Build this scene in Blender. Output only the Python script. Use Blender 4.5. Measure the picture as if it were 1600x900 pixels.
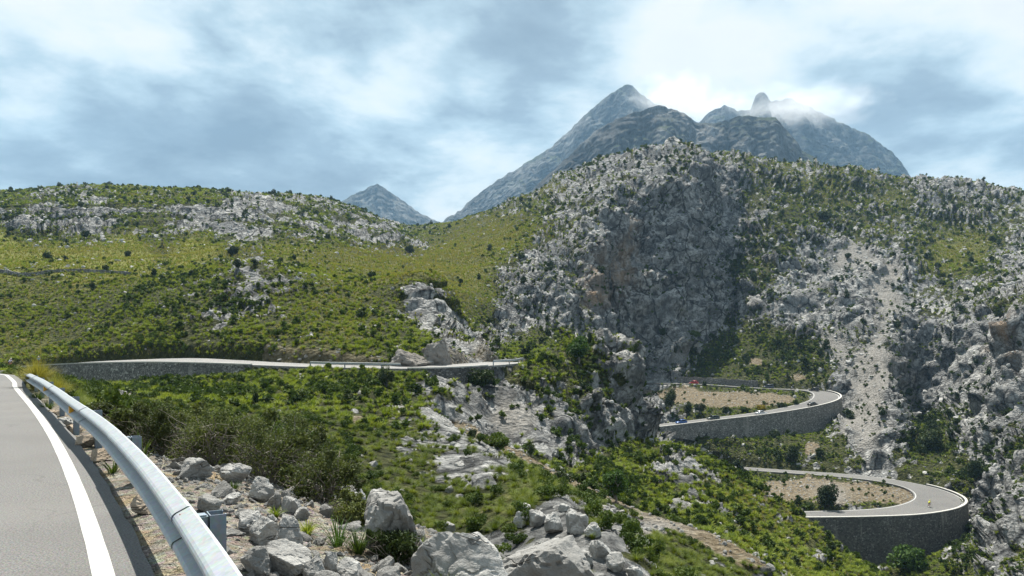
import bpy, bmesh, math, random
import numpy as np
from mathutils import Vector, Matrix

for o in list(bpy.data.objects):
    bpy.data.objects.remove(o, do_unlink=True)
SC = bpy.context.scene
COL = SC.collection
rng = np.random.default_rng(11)
random.seed(11)
EYE = 1.67          # eye height above the near road
HOR, FOC = 530.0, 1200.0   # survey constants: level camera, horizon row, focal length (photo pixels)

# ------------------------------------------------------------------ camera
cam = bpy.data.cameras.new("camera")
cam.sensor_width = 36.0
cam.lens = 36.0 * FOC / 1600.0
cam.shift_y = 80.0 / 1600.0
cam.clip_start = 0.05
cam.clip_end = 60000
camo = bpy.data.objects.new("camera", cam)
camo.location = (0, 0, EYE)
camo.rotation_euler = (math.radians(90), 0, 0)
COL.objects.link(camo)
SC.camera = camo

# ------------------------------------------------------------------ light
SUN_AZ, SUN_EL = math.radians(-6), math.radians(60)   # azimuth from +Y towards +X
sun = bpy.data.lights.new("sun", 'SUN')
sun.energy = 5.0
sun.angle = math.radians(0.55)
sun.color = (1.0, 0.95, 0.86)
suno = bpy.data.objects.new("sun", sun)
sd = Vector((math.sin(SUN_AZ) * math.cos(SUN_EL), math.cos(SUN_AZ) * math.cos(SUN_EL), math.sin(SUN_EL)))
suno.rotation_euler = sd.to_track_quat('Z', 'Y').to_euler()
suno.location = (0, 0, 50)
COL.objects.link(suno)

SC.view_settings.view_transform = 'Standard'
SC.view_settings.look = 'None'
SC.view_settings.exposure = 0.95
SC.view_settings.gamma = 1.0
SC.view_settings.use_curve_mapping = False
SC.cycles.use_denoising = True
SC.cycles.max_bounces = 4
SC.cycles.diffuse_bounces = 1
SC.cycles.volume_bounces = 1
SC.cycles.transparent_max_bounces = 8

# ------------------------------------------------------------------ node helper
class NT:
    def __init__(self, tree):
        self.t = tree
    def n(self, typ, ins=None, **props):
        nd = self.t.nodes.new(typ)
        for k, v in props.items():
            setattr(nd, k, v)
        for k, v in (ins or {}).items():
            self.set(nd.inputs[k], v)
        return nd
    def set(self, sock, v):
        if hasattr(v, 'is_output') or isinstance(v, bpy.types.NodeSocket):
            self.t.links.new(v, sock)
        else:
            sock.default_value = v
    def math(self, op, a, b=0.0, c=0.0, clamp=False):
        nd = self.t.nodes.new('ShaderNodeMath'); nd.operation = op; nd.use_clamp = clamp
        self.set(nd.inputs[0], a); self.set(nd.inputs[1], b); self.set(nd.inputs[2], c)
        return nd.outputs[0]
    def mix(self, fac, a, b, blend='MIX', clamp=True):
        nd = self.t.nodes.new('ShaderNodeMix'); nd.data_type = 'RGBA'; nd.blend_type = blend
        nd.clamp_factor = clamp
        self.set(nd.inputs[0], fac); self.set(nd.inputs[6], a); self.set(nd.inputs[7], b)
        return nd.outputs[2]
    def ramp(self, fac, stops, interp='LINEAR'):
        nd = self.t.nodes.new('ShaderNodeValToRGB'); nd.color_ramp.interpolation = interp
        el = nd.color_ramp.elements
        while len(el) < len(stops): el.new(0.5)
        for e, (p, c) in zip(el, stops):
            e.position = p
            e.color = c if len(c) == 4 else (*c, 1)
        self.set(nd.inputs[0], fac)
        return nd.outputs[0]
    def smooth(self, x, lo, hi, a=0.0, b=1.0):
        nd = self.t.nodes.new('ShaderNodeMapRange'); nd.interpolation_type = 'SMOOTHSTEP'
        self.set(nd.inputs[0], x); self.set(nd.inputs[1], lo); self.set(nd.inputs[2], hi)
        self.set(nd.inputs[3], a); self.set(nd.inputs[4], b)
        return nd.outputs[0]
    def noise(self, vec, scale, detail=4, rough=0.55, dist=0.0):
        nd = self.t.nodes.new('ShaderNodeTexNoise')
        self.set(nd.inputs['Vector'], vec)
        nd.inputs['Scale'].default_value = scale; nd.inputs['Detail'].default_value = detail
        nd.inputs['Roughness'].default_value = rough; nd.inputs['Distortion'].default_value = dist
        return nd.outputs[0]
    def voro(self, vec, scale, feature='F1', out=0):
        nd = self.t.nodes.new('ShaderNodeTexVoronoi'); nd.feature = feature
        self.set(nd.inputs['Vector'], vec); nd.inputs['Scale'].default_value = scale
        return nd.outputs[out]

def rgb(r, g, b): return (r, g, b, 1.0)

# ------------------------------------------------------------------ sky
world = bpy.data.worlds.new("World")
SC.world = world
world.use_nodes = True
W = NT(world.node_tree)
world.node_tree.nodes.clear()
tc = W.n('ShaderNodeTexCoord').outputs['Generated']
sky = W.n('ShaderNodeTexSky', sky_type='NISHITA', sun_disc=False)
sky.sun_elevation = SUN_EL
sky.sun_rotation = SUN_AZ
sky.altitude = 600; sky.air_density = 1.0; sky.dust_density = 1.0
skyc = W.mix(1.0, sky.outputs[0], rgb(0.10, 0.10, 0.10), 'MULTIPLY')
sx = W.n('ShaderNodeSeparateXYZ', {0: tc})
zz = W.math('ADD', W.math('MAXIMUM', sx.outputs[2], 0.0), 0.22)
cv = W.n('ShaderNodeCombineXYZ', {0: W.math('DIVIDE', sx.outputs[0], zz), 1: W.math('DIVIDE', sx.outputs[1], zz), 2: 0.0}).outputs[0]
n1 = W.noise(cv, 1.25, 8, 0.60, 0.15)
cv2 = W.n('ShaderNodeVectorMath', {0: cv, 1: (3.7, 1.9, 0.4)}, operation='ADD').outputs[0]
n2 = W.noise(cv2, 0.62, 2, 0.45, 0.2)
n3 = W.noise(cv2, 3.2, 4, 0.55, 0.2)
thick = W.math('ADD', W.math('MULTIPLY', n1, 0.80), W.math('ADD', W.math('MULTIPLY', n2, 0.42), W.math('MULTIPLY', n3, 0.38)))
# the banks of cloud one sees: (direction from photo survey, angular radius, thicker + / thinner -)
BANKS = [(150, 190, 0.20, 0.07), (330, 235, 0.16, 0.06), (880, 60, 0.16, 0.13), (640, 195, 0.17, 0.08), (430, 120, 0.2, 0.04),
         (1440, 90, 0.11, 0.05), (1500, 240, 0.16, 0.05), (1130, 50, 0.07, 0.05), (720, 240, 0.11, 0.06),
         (90, 60, 0.18, -0.14), (200, 110, 0.10, -0.06), (660, 60, 0.14, -0.06), (670, 285, 0.14, -0.20), (1060, 110, 0.14, -0.06), (1240, 70, 0.14, -0.03), (1180, 30, 0.12, 0.05),
         (1560, 120, 0.15, -0.12), (880, 170, 0.07, -0.10), (1470, 262, 0.05, -0.08), (520, 200, 0.07, -0.05), (740, 300, 0.09, -0.08)]
wob = W.n('ShaderNodeTexNoise', {'Vector': tc, 'Scale': 5.0, 'Detail': 2.0, 'Roughness': 0.55})
wv = W.n('ShaderNodeVectorMath', {0: wob.outputs['Color'], 1: (0.5, 0.5, 0.5)}, operation='SUBTRACT').outputs[0]
wv = W.n('ShaderNodeVectorMath', {0: wv, 'Scale': 0.30}, operation='SCALE').outputs[0]
tcw = W.n('ShaderNodeVectorMath', {0: tc, 1: wv}, operation='ADD').outputs[0]
thick = W.math('SUBTRACT', thick, 0.205)
for (px, py, rad, amt) in BANKS:
    dv = Vector(((px - 800) / FOC, 1.0, -(py - HOR) / FOC)).normalized()
    dist = W.n('ShaderNodeVectorMath', {0: tcw, 1: tuple(dv)}, operation='DISTANCE').outputs['Value']
    thick = W.math('ADD', thick, W.smooth(dist, rad * 1.25, 0.0, 0.0, amt))
cloudc = W.ramp(thick, [(0.43, (1.0, 1.0, 0.985)), (0.51, (0.80, 0.89, 0.915)), (0.575, (0.525, 0.66, 0.735)), (0.64, (0.34, 0.435, 0.515)), (0.76, (0.20, 0.26, 0.325))])
gap = W.smooth(thick, 0.50, 0.36, 0.0, 0.08)
cloudc = W.mix(1.0, cloudc, rgb(1.36, 1.36, 1.36), 'MULTIPLY')
allc = W.mix(gap, cloudc, skyc)
bg = W.n('ShaderNodeBackground', {'Color': allc, 'Strength': 0.37})
W.n('ShaderNodeOutputWorld', {0: bg.outputs[0]})

# ------------------------------------------------------------------ object helpers
def tag(o, label=None, cat=None, group=None, kind=None):
    if label: o["label"] = label
    if cat: o["category"] = cat
    if group: o["group"] = group
    if kind: o["kind"] = kind
    return o

def mesh_np(name, V, F, mat, smooth=True):
    V = np.asarray(V, dtype=np.float32); F = np.asarray(F, dtype=np.int32)
    me = bpy.data.meshes.new(name)
    me.vertices.add(len(V)); me.vertices.foreach_set("co", V.ravel())
    k = F.shape[1]
    me.loops.add(F.size); me.loops.foreach_set("vertex_index", F.ravel())
    me.polygons.add(len(F))
    me.polygons.foreach_set("loop_start", np.arange(0, F.size, k, dtype=np.int32))
    me.polygons.foreach_set("loop_total", np.full(len(F), k, dtype=np.int32))
    me.polygons.foreach_set("use_smooth", np.full(len(F), smooth, dtype=bool))
    me.update(calc_edges=True)
    if mat: me.materials.append(mat)
    return me

def obj(name, me, parent=None, loc=(0, 0, 0), rot=(0, 0, 0), scale=None):
    o = bpy.data.objects.new(name, me)
    COL.objects.link(o)
    o.location = loc; o.rotation_euler = rot
    if scale is not None: o.scale = scale if hasattr(scale, '__len__') else (scale,) * 3
    if parent is not None: o.parent = parent
    return o

def empty(name, loc=(0, 0, 0), rotz=0.0):
    o = bpy.data.objects.new(name, None)
    o.empty_display_size = 0.2
    COL.objects.link(o)
    o.location = loc; o.rotation_euler = (0, 0, rotz)
    return o

def copy_tree(o, parent=None):
    c = o.copy(); COL.objects.link(c)
    if parent is not None: c.parent = parent
    for ch in o.children: copy_tree(ch, c)
    return c

def S(px, py, d):
    """surveyed point: bearing, elevation and distance -> world"""
    return np.array([(px - 800) / FOC * d, d, EYE - (py - HOR) / FOC * d])

def catmull(P, step):
    P = np.asarray(P, float)
    Q = np.vstack([2 * P[0] - P[1], P, 2 * P[-1] - P[-2]])
    out = []
    for i in range(1, len(Q) - 2):
        L = np.linalg.norm(Q[i + 1][:2] - Q[i][:2]); n = max(2, int(L / step) + 1)
        t = np.linspace(0, 1, n, endpoint=False)[:, None]
        a, b, c, d = Q[i - 1], Q[i], Q[i + 1], Q[i + 2]
        out.append(0.5 * ((2 * b) + (-a + c) * t + (2 * a - 5 * b + 4 * c - d) * t ** 2 + (-a + 3 * b - 3 * c + d) * t ** 3))
    out.append(P[-1:])
    return np.vstack(out)

# ------------------------------------------------------------------ noise in numpy
_perm = np.random.default_rng(5).permutation(256).astype(np.int32)
_perm = np.concatenate([_perm, _perm, _perm])
_grad = np.random.default_rng(6).normal(size=(256, 3)).astype(np.float32)
_grad /= np.linalg.norm(_grad, axis=1)[:, None]
def gnoise(P):
    P = np.asarray(P, dtype=np.float32)
    i = np.floor(P).astype(np.int32); f = P - i
    i &= 255
    u = f * f * f * (f * (f * 6 - 15) + 10)
    res = np.zeros(len(P), np.float32)
    for dx in (0, 1):
        wx = u[:, 0] if dx else 1 - u[:, 0]
        for dy in (0, 1):
            wy = u[:, 1] if dy else 1 - u[:, 1]
            h2 = _perm[_perm[(i[:, 0] + dx)] + i[:, 1] + dy]
            for dz in (0, 1):
                wz = u[:, 2] if dz else 1 - u[:, 2]
                h = _perm[(h2 + i[:, 2] + dz)]
                g = _grad[h]
                res += wx * wy * wz * (g[:, 0] * (f[:, 0] - dx) + g[:, 1] * (f[:, 1] - dy) + g[:, 2] * (f[:, 2] - dz))
    return res * 1.6
def sstep(x, a, b):
    t = np.clip((x - a) / (b - a), 0, 1)
    return t * t * (3 - 2 * t)
# ================================================================== LAND: surveyed control points
# (bearing column px, row py, distance m)
RAIL = np.array([(-0.2, 1.55), (-0.65, 2.35), (-1.27, 3.5), (-1.69, 4.3), (-2.3, 5.3), (-3.15, 6.76), (-4.39, 8.67), (-5.78, 10.7), (-7.83, 13.66), (-10.1, 16.9), (-12.9, 20.7), (-16.9, 26.4), (-20.9, 32.2)])
LINE = np.array([(-0.9, 2.05), (-1.9, 3.75), (-2.92, 5.475), (-3.64, 6.72), (-4.8, 8.56), (-6.42, 11.0), (-8.56, 14.1), (-11.85, 18.9), (-17.0, 26.4), (-22.3, 34.0), (-44, 64), (-62, 90)])
def side_of(P2, Q):
    """signed distance right of polyline Q for points P2"""
    best = np.full(len(P2), 1e9); sg = np.zeros(len(P2))
    for a, b in zip(Q[:-1], Q[1:]):
        ab = b - a; L = np.linalg.norm(ab); t = np.clip(((P2 - a) @ ab) / L ** 2, 0, 1)
        r = P2 - (a + t[:, None] * ab); dd = np.linalg.norm(r, axis=1)
        cr = (r[:, 0] * ab[1] - r[:, 1] * ab[0]) / L
        m = dd < best; best[m] = dd[m]; sg[m] = np.sign(cr[m])
    return best * sg
def refit(Q, n):
    c = np.polyfit(Q[:n, 1], Q[:n, 0], 3); R_ = Q.copy(); R_[:n, 0] = np.polyval(c, Q[:n, 1]); return R_
RAIL = refit(RAIL, len(RAIL)) - np.array([0.035, 0]); RAIL[:, 0] += np.maximum(RAIL[:, 1] - 14, 0) * 0.03; LINE = refit(LINE, 10)
RAILX = np.vstack([RAIL[0] - (RAIL[1] - RAIL[0]) * 20, RAIL, RAIL[-1] + (RAIL[-1] - RAIL[-2]) * 14])
def near_z(X, Y):
    s = side_of(np.stack([X, Y], 1), RAILX)
    return np.interp(s, [-60, 0.25, 0.6, 1, 2, 3, 4, 5, 7, 10, 15, 25], [0, 0, -.03, -.1, -.36, -.72, -1.0, -1.6, -3.1, -5.4, -8.5, -12])

CP = []
def prof(px, *dp):
    for d, py in dp: CP.append((px, py, d))
def line(*pts, n=0):
    pts = np.array(pts, float)
    for a, b in zip(pts[:-1], pts[1:]):
        k = max(1, int(abs(b[0] - a[0]) / 28 + abs(np.log(b[2] / a[2])) * 8))
        for t in np.arange(k) / k: CP.append(tuple(a + (b - a) * t))
    CP.append(tuple(pts[-1]))
# near ground from the rail cross-section
for px in list(range(-260, 1861, 106)):
    for d in (1.2, 1.6, 2.2, 3.0, 4.0, 5.3, 7.0, 9.2):
        x = (px - 800) / FOC * d
        z = near_z(np.array([x]), np.array([d]))[0]
        CP.append((px, HOR + (EYE - z) * FOC / d, d))
# left hill, column by column
prof(-260, (14, 673), (25, 606), (45, 575), (75, 572), (110, 573), (150, 560), (190, 480), (215, 440), (260, 405), (300, 388), (350, 368), (380, 335), (410, 322), (520, 308), (700, 330), (900, 400))
prof(-100, (14, 673), (25, 609), (45, 577), (75, 576), (110, 577), (145, 560), (180, 490), (210, 436), (255, 402), (295, 386), (345, 370), (372, 335), (405, 318), (510, 303), (700, 330), (900, 400))
prof(0, (14, 673), (25, 609), (45, 581), (80, 579), (110, 578), (150, 550), (170, 500), (190, 460), (206, 428), (250, 400), (290, 386), (340, 368), (370, 332), (400, 317), (500, 302), (680, 330), (900, 400))
prof(100, (14, 676), (20, 640), (32, 622), (60, 607), (95, 602), (122, 598), (150, 542), (165, 505), (182, 466), (203, 430), (250, 402), (300, 384), (350, 360), (380, 322), (420, 308), (520, 291), (700, 330), (900, 400))
prof(200, (14, 700), (22, 690), (36, 660), (60, 630), (90, 612), (116, 603), (148, 512), (173, 462), (197, 432), (250, 405), (300, 382), (350, 352), (380, 319), (430, 305), (520, 293), (700, 330), (900, 400))
prof(300, (14, 735), (22, 745), (36, 710), (60, 655), (85, 622), (108, 603), (141, 502), (163, 458), (190, 428), (250, 400), (300, 382), (350, 352), (380, 326), (430, 310), (520, 298), (700, 330), (900, 400))
prof(400, (14, 760), (22, 800), (36, 740), (60, 662), (82, 625), (104, 592), (126, 520), (138, 500), (160, 450), (178, 414), (215, 414), (260, 398), (320, 376), (370, 345), (400, 322), (500, 305), (700, 335), (900, 400))
prof(500, (12, 820), (20, 870), (36, 770), (58, 690), (75, 645), (95, 602), (122, 530), (135, 500), (152, 466), (170, 442), (210, 424), (270, 402), (350, 372), (420, 340), (480, 318), (540, 311), (700, 335), (900, 390))
prof(550, (12, 850), (20, 900), (36, 790), (60, 700), (80, 640), (98, 598), (122, 535), (145, 495), (170, 455), (210, 434), (270, 410), (350, 388), (420, 372), (460, 345), (520, 332), (600, 323), (720, 345), (900, 385))
prof(600, (12, 850), (20, 930), (36, 800), (55, 730), (75, 665), (92, 612), (122, 540), (142, 495), (166, 448), (180, 436), (205, 444), (270, 422), (350, 402), (450, 385), (480, 362), (560, 346), (720, 352), (900, 380))
prof(650, (12, 860), (20, 960), (36, 830), (48, 770), (62, 705), (80, 650), (94, 615), (120, 545), (138, 520), (154, 500), (166, 440), (178, 432), (205, 455), (300, 424), (400, 404), (480, 392), (520, 378), (620, 369), (720, 352), (900, 372))
prof(700, (12, 870), (20, 980), (34, 880), (44, 800), (55, 745), (70, 690), (84, 655), (96, 620), (122, 545), (140, 530), (158, 508), (166, 480), (176, 438), (200, 480), (250, 452), (330, 420), (430, 390), (540, 372), (700, 350), (900, 368))
# near spur crest and the ground behind it
line((735, 688, 70), (780, 728, 56), (830, 768, 43), (890, 802, 34), (960, 846, 29), (1010, 895, 27), (1080, 985, 24))
line((780, 800, 38), (840, 850, 30), (900, 905, 25), (960, 960, 22))
prof(760, (20, 980)); prof(860, (17, 1010)); prof(980, (14, 1020)); prof(1100, (14, 1080), (22, 1040)); prof(1300, (16, 1150), (30, 1080)); prof(1500, (16, 1150), (30, 1100)); prof(1700, (16, 1150), (30, 1110))
# the old track below the pinnacle
TRACK = [(716, 668, 92), (770, 697, 85), (815, 722, 80), (860, 745, 76), (910, 770, 72), (960, 792, 69), (1020, 815, 66), (1090, 838, 63), (1150, 868, 60)]
line(*TRACK)
# cliffs between the left road and the pinnacle
prof(760, (100, 655), (108, 620), (114, 590)); prof(800, (95, 690), (102, 650), (110, 612), (118, 582), (126, 573), (150, 560), (175, 552), (200, 545))
prof(740, (100, 640), (108, 605), (128, 560), (140, 540))
prof(850, (88, 712), (98, 680), (106, 645), (114, 605), (122, 575), (130, 548), (140, 545), (155, 556), (190, 552))
# pinnacle
prof(880, (86, 742), (95, 715), (104, 690), (112, 650), (122, 610), (132, 570), (140, 545), (148, 540), (160, 556), (185, 570), (215, 565))
prof(915, (84, 752), (95, 725), (108, 705), (118, 670), (126, 630), (134, 590), (143, 555), (150, 537), (158, 545), (172, 590), (200, 600), (230, 590))
prof(945, (84, 770), (95, 742), (106, 722), (120, 700), (128, 660), (135, 610), (143, 565), (150, 535), (157, 545), (170, 610), (200, 640), (235, 630))
prof(975, (90, 765), (104, 735), (120, 712), (129, 690), (134, 650), (141, 600), (149, 552), (154, 545), (162, 580), (172, 640), (200, 670), (235, 655))
line((990, 563, 153), (1003, 598, 150), (1009, 640, 147), (1020, 668, 144), (1032, 690, 140))
prof(1000, (96, 770), (112, 735), (128, 705), (138, 680), (146, 645), (160, 690), (185, 720), (220, 705), (245, 680))
prof(1045, (74, 838), (90, 800), (105, 760), (118, 730), (128, 700), (136, 688), (150, 730), (185, 755), (225, 735), (246, 695))
# green spur on the right below the pinnacle; silhouette edge
line((1060, 692, 132), (1120, 722, 128), (1180, 758, 124), (1240, 800, 120), (1300, 850, 116), (1380, 902, 112), (1460, 960, 108))
line((1060, 740, 165), (1120, 790, 160), (1180, 850, 150), (1240, 905, 146), (1300, 950, 142), (1400, 985, 138))
prof(1110, (62, 850), (70, 835), (85, 808), (100, 775), (115, 745)); prof(1160, (60, 900), (78, 850), (95, 810), (110, 780)); prof(1220, (62, 940), (80, 880), (98, 845), (110, 815)); prof(1300, (75, 940), (95, 900), (106, 875))
prof(1080, (34, 960), (46, 900), (55, 868)); prof(1200, (34, 1010), (50, 945)); prof(1350, (50, 1020), (80, 950)); prof(1500, (50, 1040), (80, 985), (110, 960)); prof(1650, (50, 1050), (80, 990), (110, 930), (130, 880)); prof(1860, (50, 1050), (80, 980), (110, 900), (130, 850), (160, 760), (190, 650), (230, 520), (280, 440), (360, 400), (450, 350), (560, 305), (700, 340), (900, 420))
# below the upper hairpin
prof(1100, (248, 708), (252, 690), (256, 676)); prof(1150, (236, 735), (246, 722), (252, 700), (258, 678)); prof(1200, (240, 724), (248, 700), (256, 684), (264, 668)); prof(1260, (237, 725), (246, 704), (258, 680), (270, 660)); prof(1310, (234, 722), (246, 700), (262, 672), (276, 655))
# inside the hairpins
prof(1060, (270, 652), (285, 636), (305, 616), (318, 606)); prof(1140, (276, 645), (290, 630), (306, 614)); prof(1210, (282, 636), (292, 622), (302, 613)); prof(1150, (182, 815), (200, 778), (222, 750)); prof(1250, (190, 790), (205, 765), (220, 750)); prof(1350, (190, 788), (200, 770), (208, 760)); prof(1400, (192, 784), (202, 768))
# under the lower wall
prof(1250, (160, 905), (170, 880)); prof(1340, (158, 915), (166, 892)); prof(1420, (155, 905), (166, 880), (174, 862)); prof(1480, (150, 905), (165, 865), (180, 830)); prof(1530, (140, 915), (155, 880), (170, 838), (185, 800), (200, 770), (215, 735))
prof(1590, (125, 905), (140, 862), (155, 822), (170, 785), (185, 745), (200, 700), (212, 665), (222, 630), (228, 590), (238, 568), (246, 520), (262, 490), (300, 455), (350, 425), (400, 395), (460, 360), (540, 312), (580, 300), (720, 335), (900, 410))
prof(1700, (130, 885), (150, 830), (170, 770), (190, 715), (210, 640), (225, 580), (245, 500), (300, 450), (400, 395), (560, 300), (720, 335), (900, 410))
# gorge wall on the right
prof(1500, (196, 778), (206, 755), (218, 728), (230, 702), (242, 680), (258, 655), (280, 640), (298, 605), (306, 560), (316, 520), (330, 490), (360, 460), (400, 420), (450, 385), (520, 335), (570, 287), (720, 335), (900, 410))
prof(1540, (205, 735), (216, 705), (224, 675), (232, 650), (250, 620), (268, 600), (278, 575), (284, 545), (296, 500), (320, 470), (370, 432), (420, 400), (480, 355), (560, 294), (720, 335), (900, 410))
prof(1450, (206, 762), (218, 738), (228, 715), (244, 690), (262, 668), (290, 650), (310, 640), (317, 605), (321, 565), (326, 545), (338, 505), (370, 460), (410, 420), (460, 375), (540, 320), (590, 279), (720, 335), (900, 410))
prof(1420, (222, 728), (232, 712), (250, 690), (280, 668), (308, 654), (317, 640), (321, 600), (324, 560), (334, 520), (365, 470), (410, 420), (470, 360), (540, 310), (600, 281), (720, 335), (900, 410))
prof(1398, (224, 725), (232, 700), (244, 672), (262, 640), (280, 610), (302, 575), (322, 540), (340, 505), (370, 462), (420, 410), (480, 350), (550, 305), (600, 274), (720, 335))
prof(1350, (228, 728), (236, 705), (252, 680), (270, 655), (285, 630), (304, 602), (322, 565), (338, 525), (360, 480), (400, 425), (450, 370), (520, 315), (600, 264), (720, 330), (900, 400))
prof(1310, (296, 610), (310, 590), (324, 565), (338, 530), (360, 482), (400, 430), (450, 370), (510, 312), (560, 275), (600, 259), (720, 330), (900, 400))
prof(1250, (318, 590), (332, 560), (340, 538), (356, 495), (390, 438), (430, 380), (480, 320), (530, 280), (570, 258), (720, 330), (900, 400))
prof(1190, (326, 584), (342, 556), (356, 530), (366, 495), (390, 440), (420, 390), (450, 345), (490, 292), (530, 260), (560, 248), (720, 330), (900, 400))
prof(1135, (334, 582), (350, 556), (370, 528), (388, 490), (410, 440), (428, 400), (450, 350), (475, 302), (500, 266), (530, 241), (720, 330), (900, 400))
prof(1100, (338, 580), (352, 555), (365, 520), (377, 470), (390, 410), (403, 350), (416, 310), (438, 274), (464, 248), (490, 240), (560, 246), (720, 320), (900, 400))
prof(1062, (342, 578), (350, 548), (357, 515), (364, 475), (372, 430), (380, 385), (390, 340), (403, 295), (424, 262), (448, 240), (472, 232), (520, 242), (720, 310), (900, 400))
prof(1010, (344, 575), (350, 540), (356, 500), (362, 460), (369, 420), (377, 380), (387, 335), (404, 294), (430, 260), (466, 236), (520, 242), (720, 310), (900, 400))
prof(960, (250, 615), (290, 585), (318, 560), (330, 530), (338, 490), (346, 450), (355, 405), (367, 355), (386, 310), (422, 275), (480, 246), (560, 252), (720, 310), (900, 400))
prof(900, (240, 570), (262, 545), (282, 525), (300, 500), (316, 465), (334, 430), (352, 390), (374, 350), (400, 325), (440, 304), (500, 279), (560, 269), (660, 280), (760, 320), (900, 390))
prof(850, (215, 548), (240, 532), (258, 510), (272, 485), (292, 450), (312, 420), (336, 395), (370, 368), (420, 345), (480, 322), (550, 302), (610, 290), (700, 310), (900, 380))
prof(800, (228, 530), (245, 508), (258, 480), (272, 455), (292, 430), (318, 410), (360, 390), (420, 365), (500, 340), (580, 322), (640, 314), (740, 330), (900, 375))
prof(755, (175, 540), (205, 522), (228, 500), (244, 475), (270, 448), (305, 428), (360, 402), (430, 378), (520, 355), (600, 340), (670, 331), (760, 340), (900, 370))
prof(725, (165, 530), (195, 505), (230, 468), (280, 440), (350, 410), (440, 382), (540, 362), (680, 341), (900, 368))

# roads: centre line (px, py, d), half width, retaining wall height on the right-hand side (m)
def road_pts(rows): return np.array([np.concatenate([S(*r[:3]), r[3:]]) for r in rows])
ROAD_NEAR = None
RL = [(-65, 88, -2.1, 3.0, 0, 0), (-82, 106, -2.8, 3.0, 0, 0), (-92, 122, -3.2, 3.0, 0, 0), (-94, 133, -3.4, 3.0, 0, 0), (-90, 139, -3.45, 3.0, .5, .02)]
RL = np.vstack([np.array(RL), road_pts([(72, 570.5, 139, 3.1, 3.2, .04), (150, 566, 134, 3.2, 3.8, .06), (260, 563, 125, 3.6, 3.4, .07), (340, 565, 119, 3.2, 2.6, .05), (410, 568, 114, 3.0, 1.4, .03), (520, 572, 110.5, 2.9, .3, .02), (640, 574, 109, 2.9, .6, .02), (690, 573, 110.5, 2.9, 2.6, .02), (740, 570, 115, 2.9, 1.2, .02), (776, 567.5, 122, 2.9, .2, .02), (792, 566, 131, 2.9, 0, 0), (800, 572, 145, 2.9, 0, 0)])])
R1 = road_pts([(975, 672, 249, 3.1, 1.6, 0), (1040, 664.5, 256, 3.1, 2.0, .02), (1110, 656, 262, 3.2, 6.0, .03), (1185, 647, 268, 3.3, 8.0, .04), (1245, 637, 274, 3.6, 9.0, .05), (1282, 627, 282, 4.2, 8.5, .05), (1291, 618, 291, 4.6, 6.0, .05), (1276, 611.5, 301, 4.2, 0, .03), (1240, 608.5, 309, 3.4, 0, .02), (1200, 607, 314, 3.1, 0, .02), (1130, 602.5, 322, 3.0, 0, .02), (1085, 600, 328, 3.0, 0, .02), (1010, 598, 336, 3.0, 0, .02), (950, 596, 345, 3.0, 0, 0)])
R2 = road_pts([(1170, 806, 171, 3.1, 0, 0), (1250, 804.5, 177, 3.2, 11, .02), (1350, 802.5, 180, 3.4, 14, .03), (1415, 798, 184.5, 4.0, 12, .05), (1458, 788, 191, 5.0, 9, .06), (1466, 776, 199, 5.6, 5, .06), (1440, 763, 208, 4.8, 0, .04), (1392, 752, 216, 3.7, 0, .03), (1330, 744, 224, 3.3, 0, .02), (1250, 738, 232, 3.1, 0, .02), (1150, 731, 242, 3.0, 0, .02), (1060, 724, 252, 3.0, 0, 0)])
def offs(Q, o):
    T = np.gradient(Q, axis=0); T /= np.linalg.norm(T, axis=1)[:, None]
    return Q + np.stack([T[:, 1], -T[:, 0]], 1) * o
LINEX = np.vstack([LINE[0] - (LINE[1] - LINE[0]) * np.array([[4.0], [2.0]]), LINE])
_ln = catmull(LINEX, 0.5)
_c = offs(_ln, -2.95)
_cz = np.interp(_c[:, 1], [34, 60, 88], [0, -1.0, -2.1])
RN = np.column_stack([_c, _cz, np.full(len(_c), 3.25), np.zeros(len(_c)), np.zeros(len(_c))])
RS = {k: catmull(v, 1.0) for k, v in dict(L=RL, R1=R1, R2=R2).items()}
RS['N'] = RN[RN[:, 1] > 15]
TR = catmull([S(*t) for t in TRACK], 1.0)
for k, step in (('L', 10), ('R1', 12), ('R2', 10)):
    for p in RS[k][::step]:
        px = 800 + p[0] * FOC / p[1]
        if -270 < px < 1870: CP.append((px, HOR + (EYE - p[2]) * FOC / p[1], p[1]))

CP = np.array(CP, float)
KX, KV, KC = 1 / 85.0, 5.5, 0.28
CQ = np.stack([CP[:, 0] * KX, np.log(CP[:, 2]) * KV], 1)
def kern(A, B):
    d2 = (A[:, None, 0] - B[None, :, 0]) ** 2 + (A[:, None, 1] - B[None, :, 1]) ** 2
    return -np.sqrt(d2 + KC * KC)
_n = len(CQ)
_A = np.zeros((_n + 3, _n + 3)); _A[:_n, :_n] = kern(CQ, CQ); _A[:_n, :_n] += np.eye(_n) * 0.03
_A[:_n, _n] = 1; _A[:_n, _n + 1:] = CQ; _A[_n, :_n] = 1; _A[_n + 1:, :_n] = CQ.T
_w = np.linalg.solve(_A, np.concatenate([CP[:, 1] , [0, 0, 0]]))
NU, NM, NR = 1060, 1500, 640
U = np.linspace(-250, 1850, NU)
VL = np.linspace(math.log(1.25), math.log(900), NM)
uc = np.linspace(-250, 1850, 211); vc = np.linspace(VL[0], VL[-1], 300)
gu, gv = np.meshgrid(uc, vc, indexing='ij')
E = np.stack([gu.ravel() * KX, gv.ravel() * KV], 1)
G = np.empty(len(E))
for i in range(0, len(E), 4000):
    e = E[i:i + 4000]
    G[i:i + 4000] = kern(e, CQ) @ _w[:_n] + _w[_n] + e @ _w[_n + 1:]
G = G.reshape(gu.shape)
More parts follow.
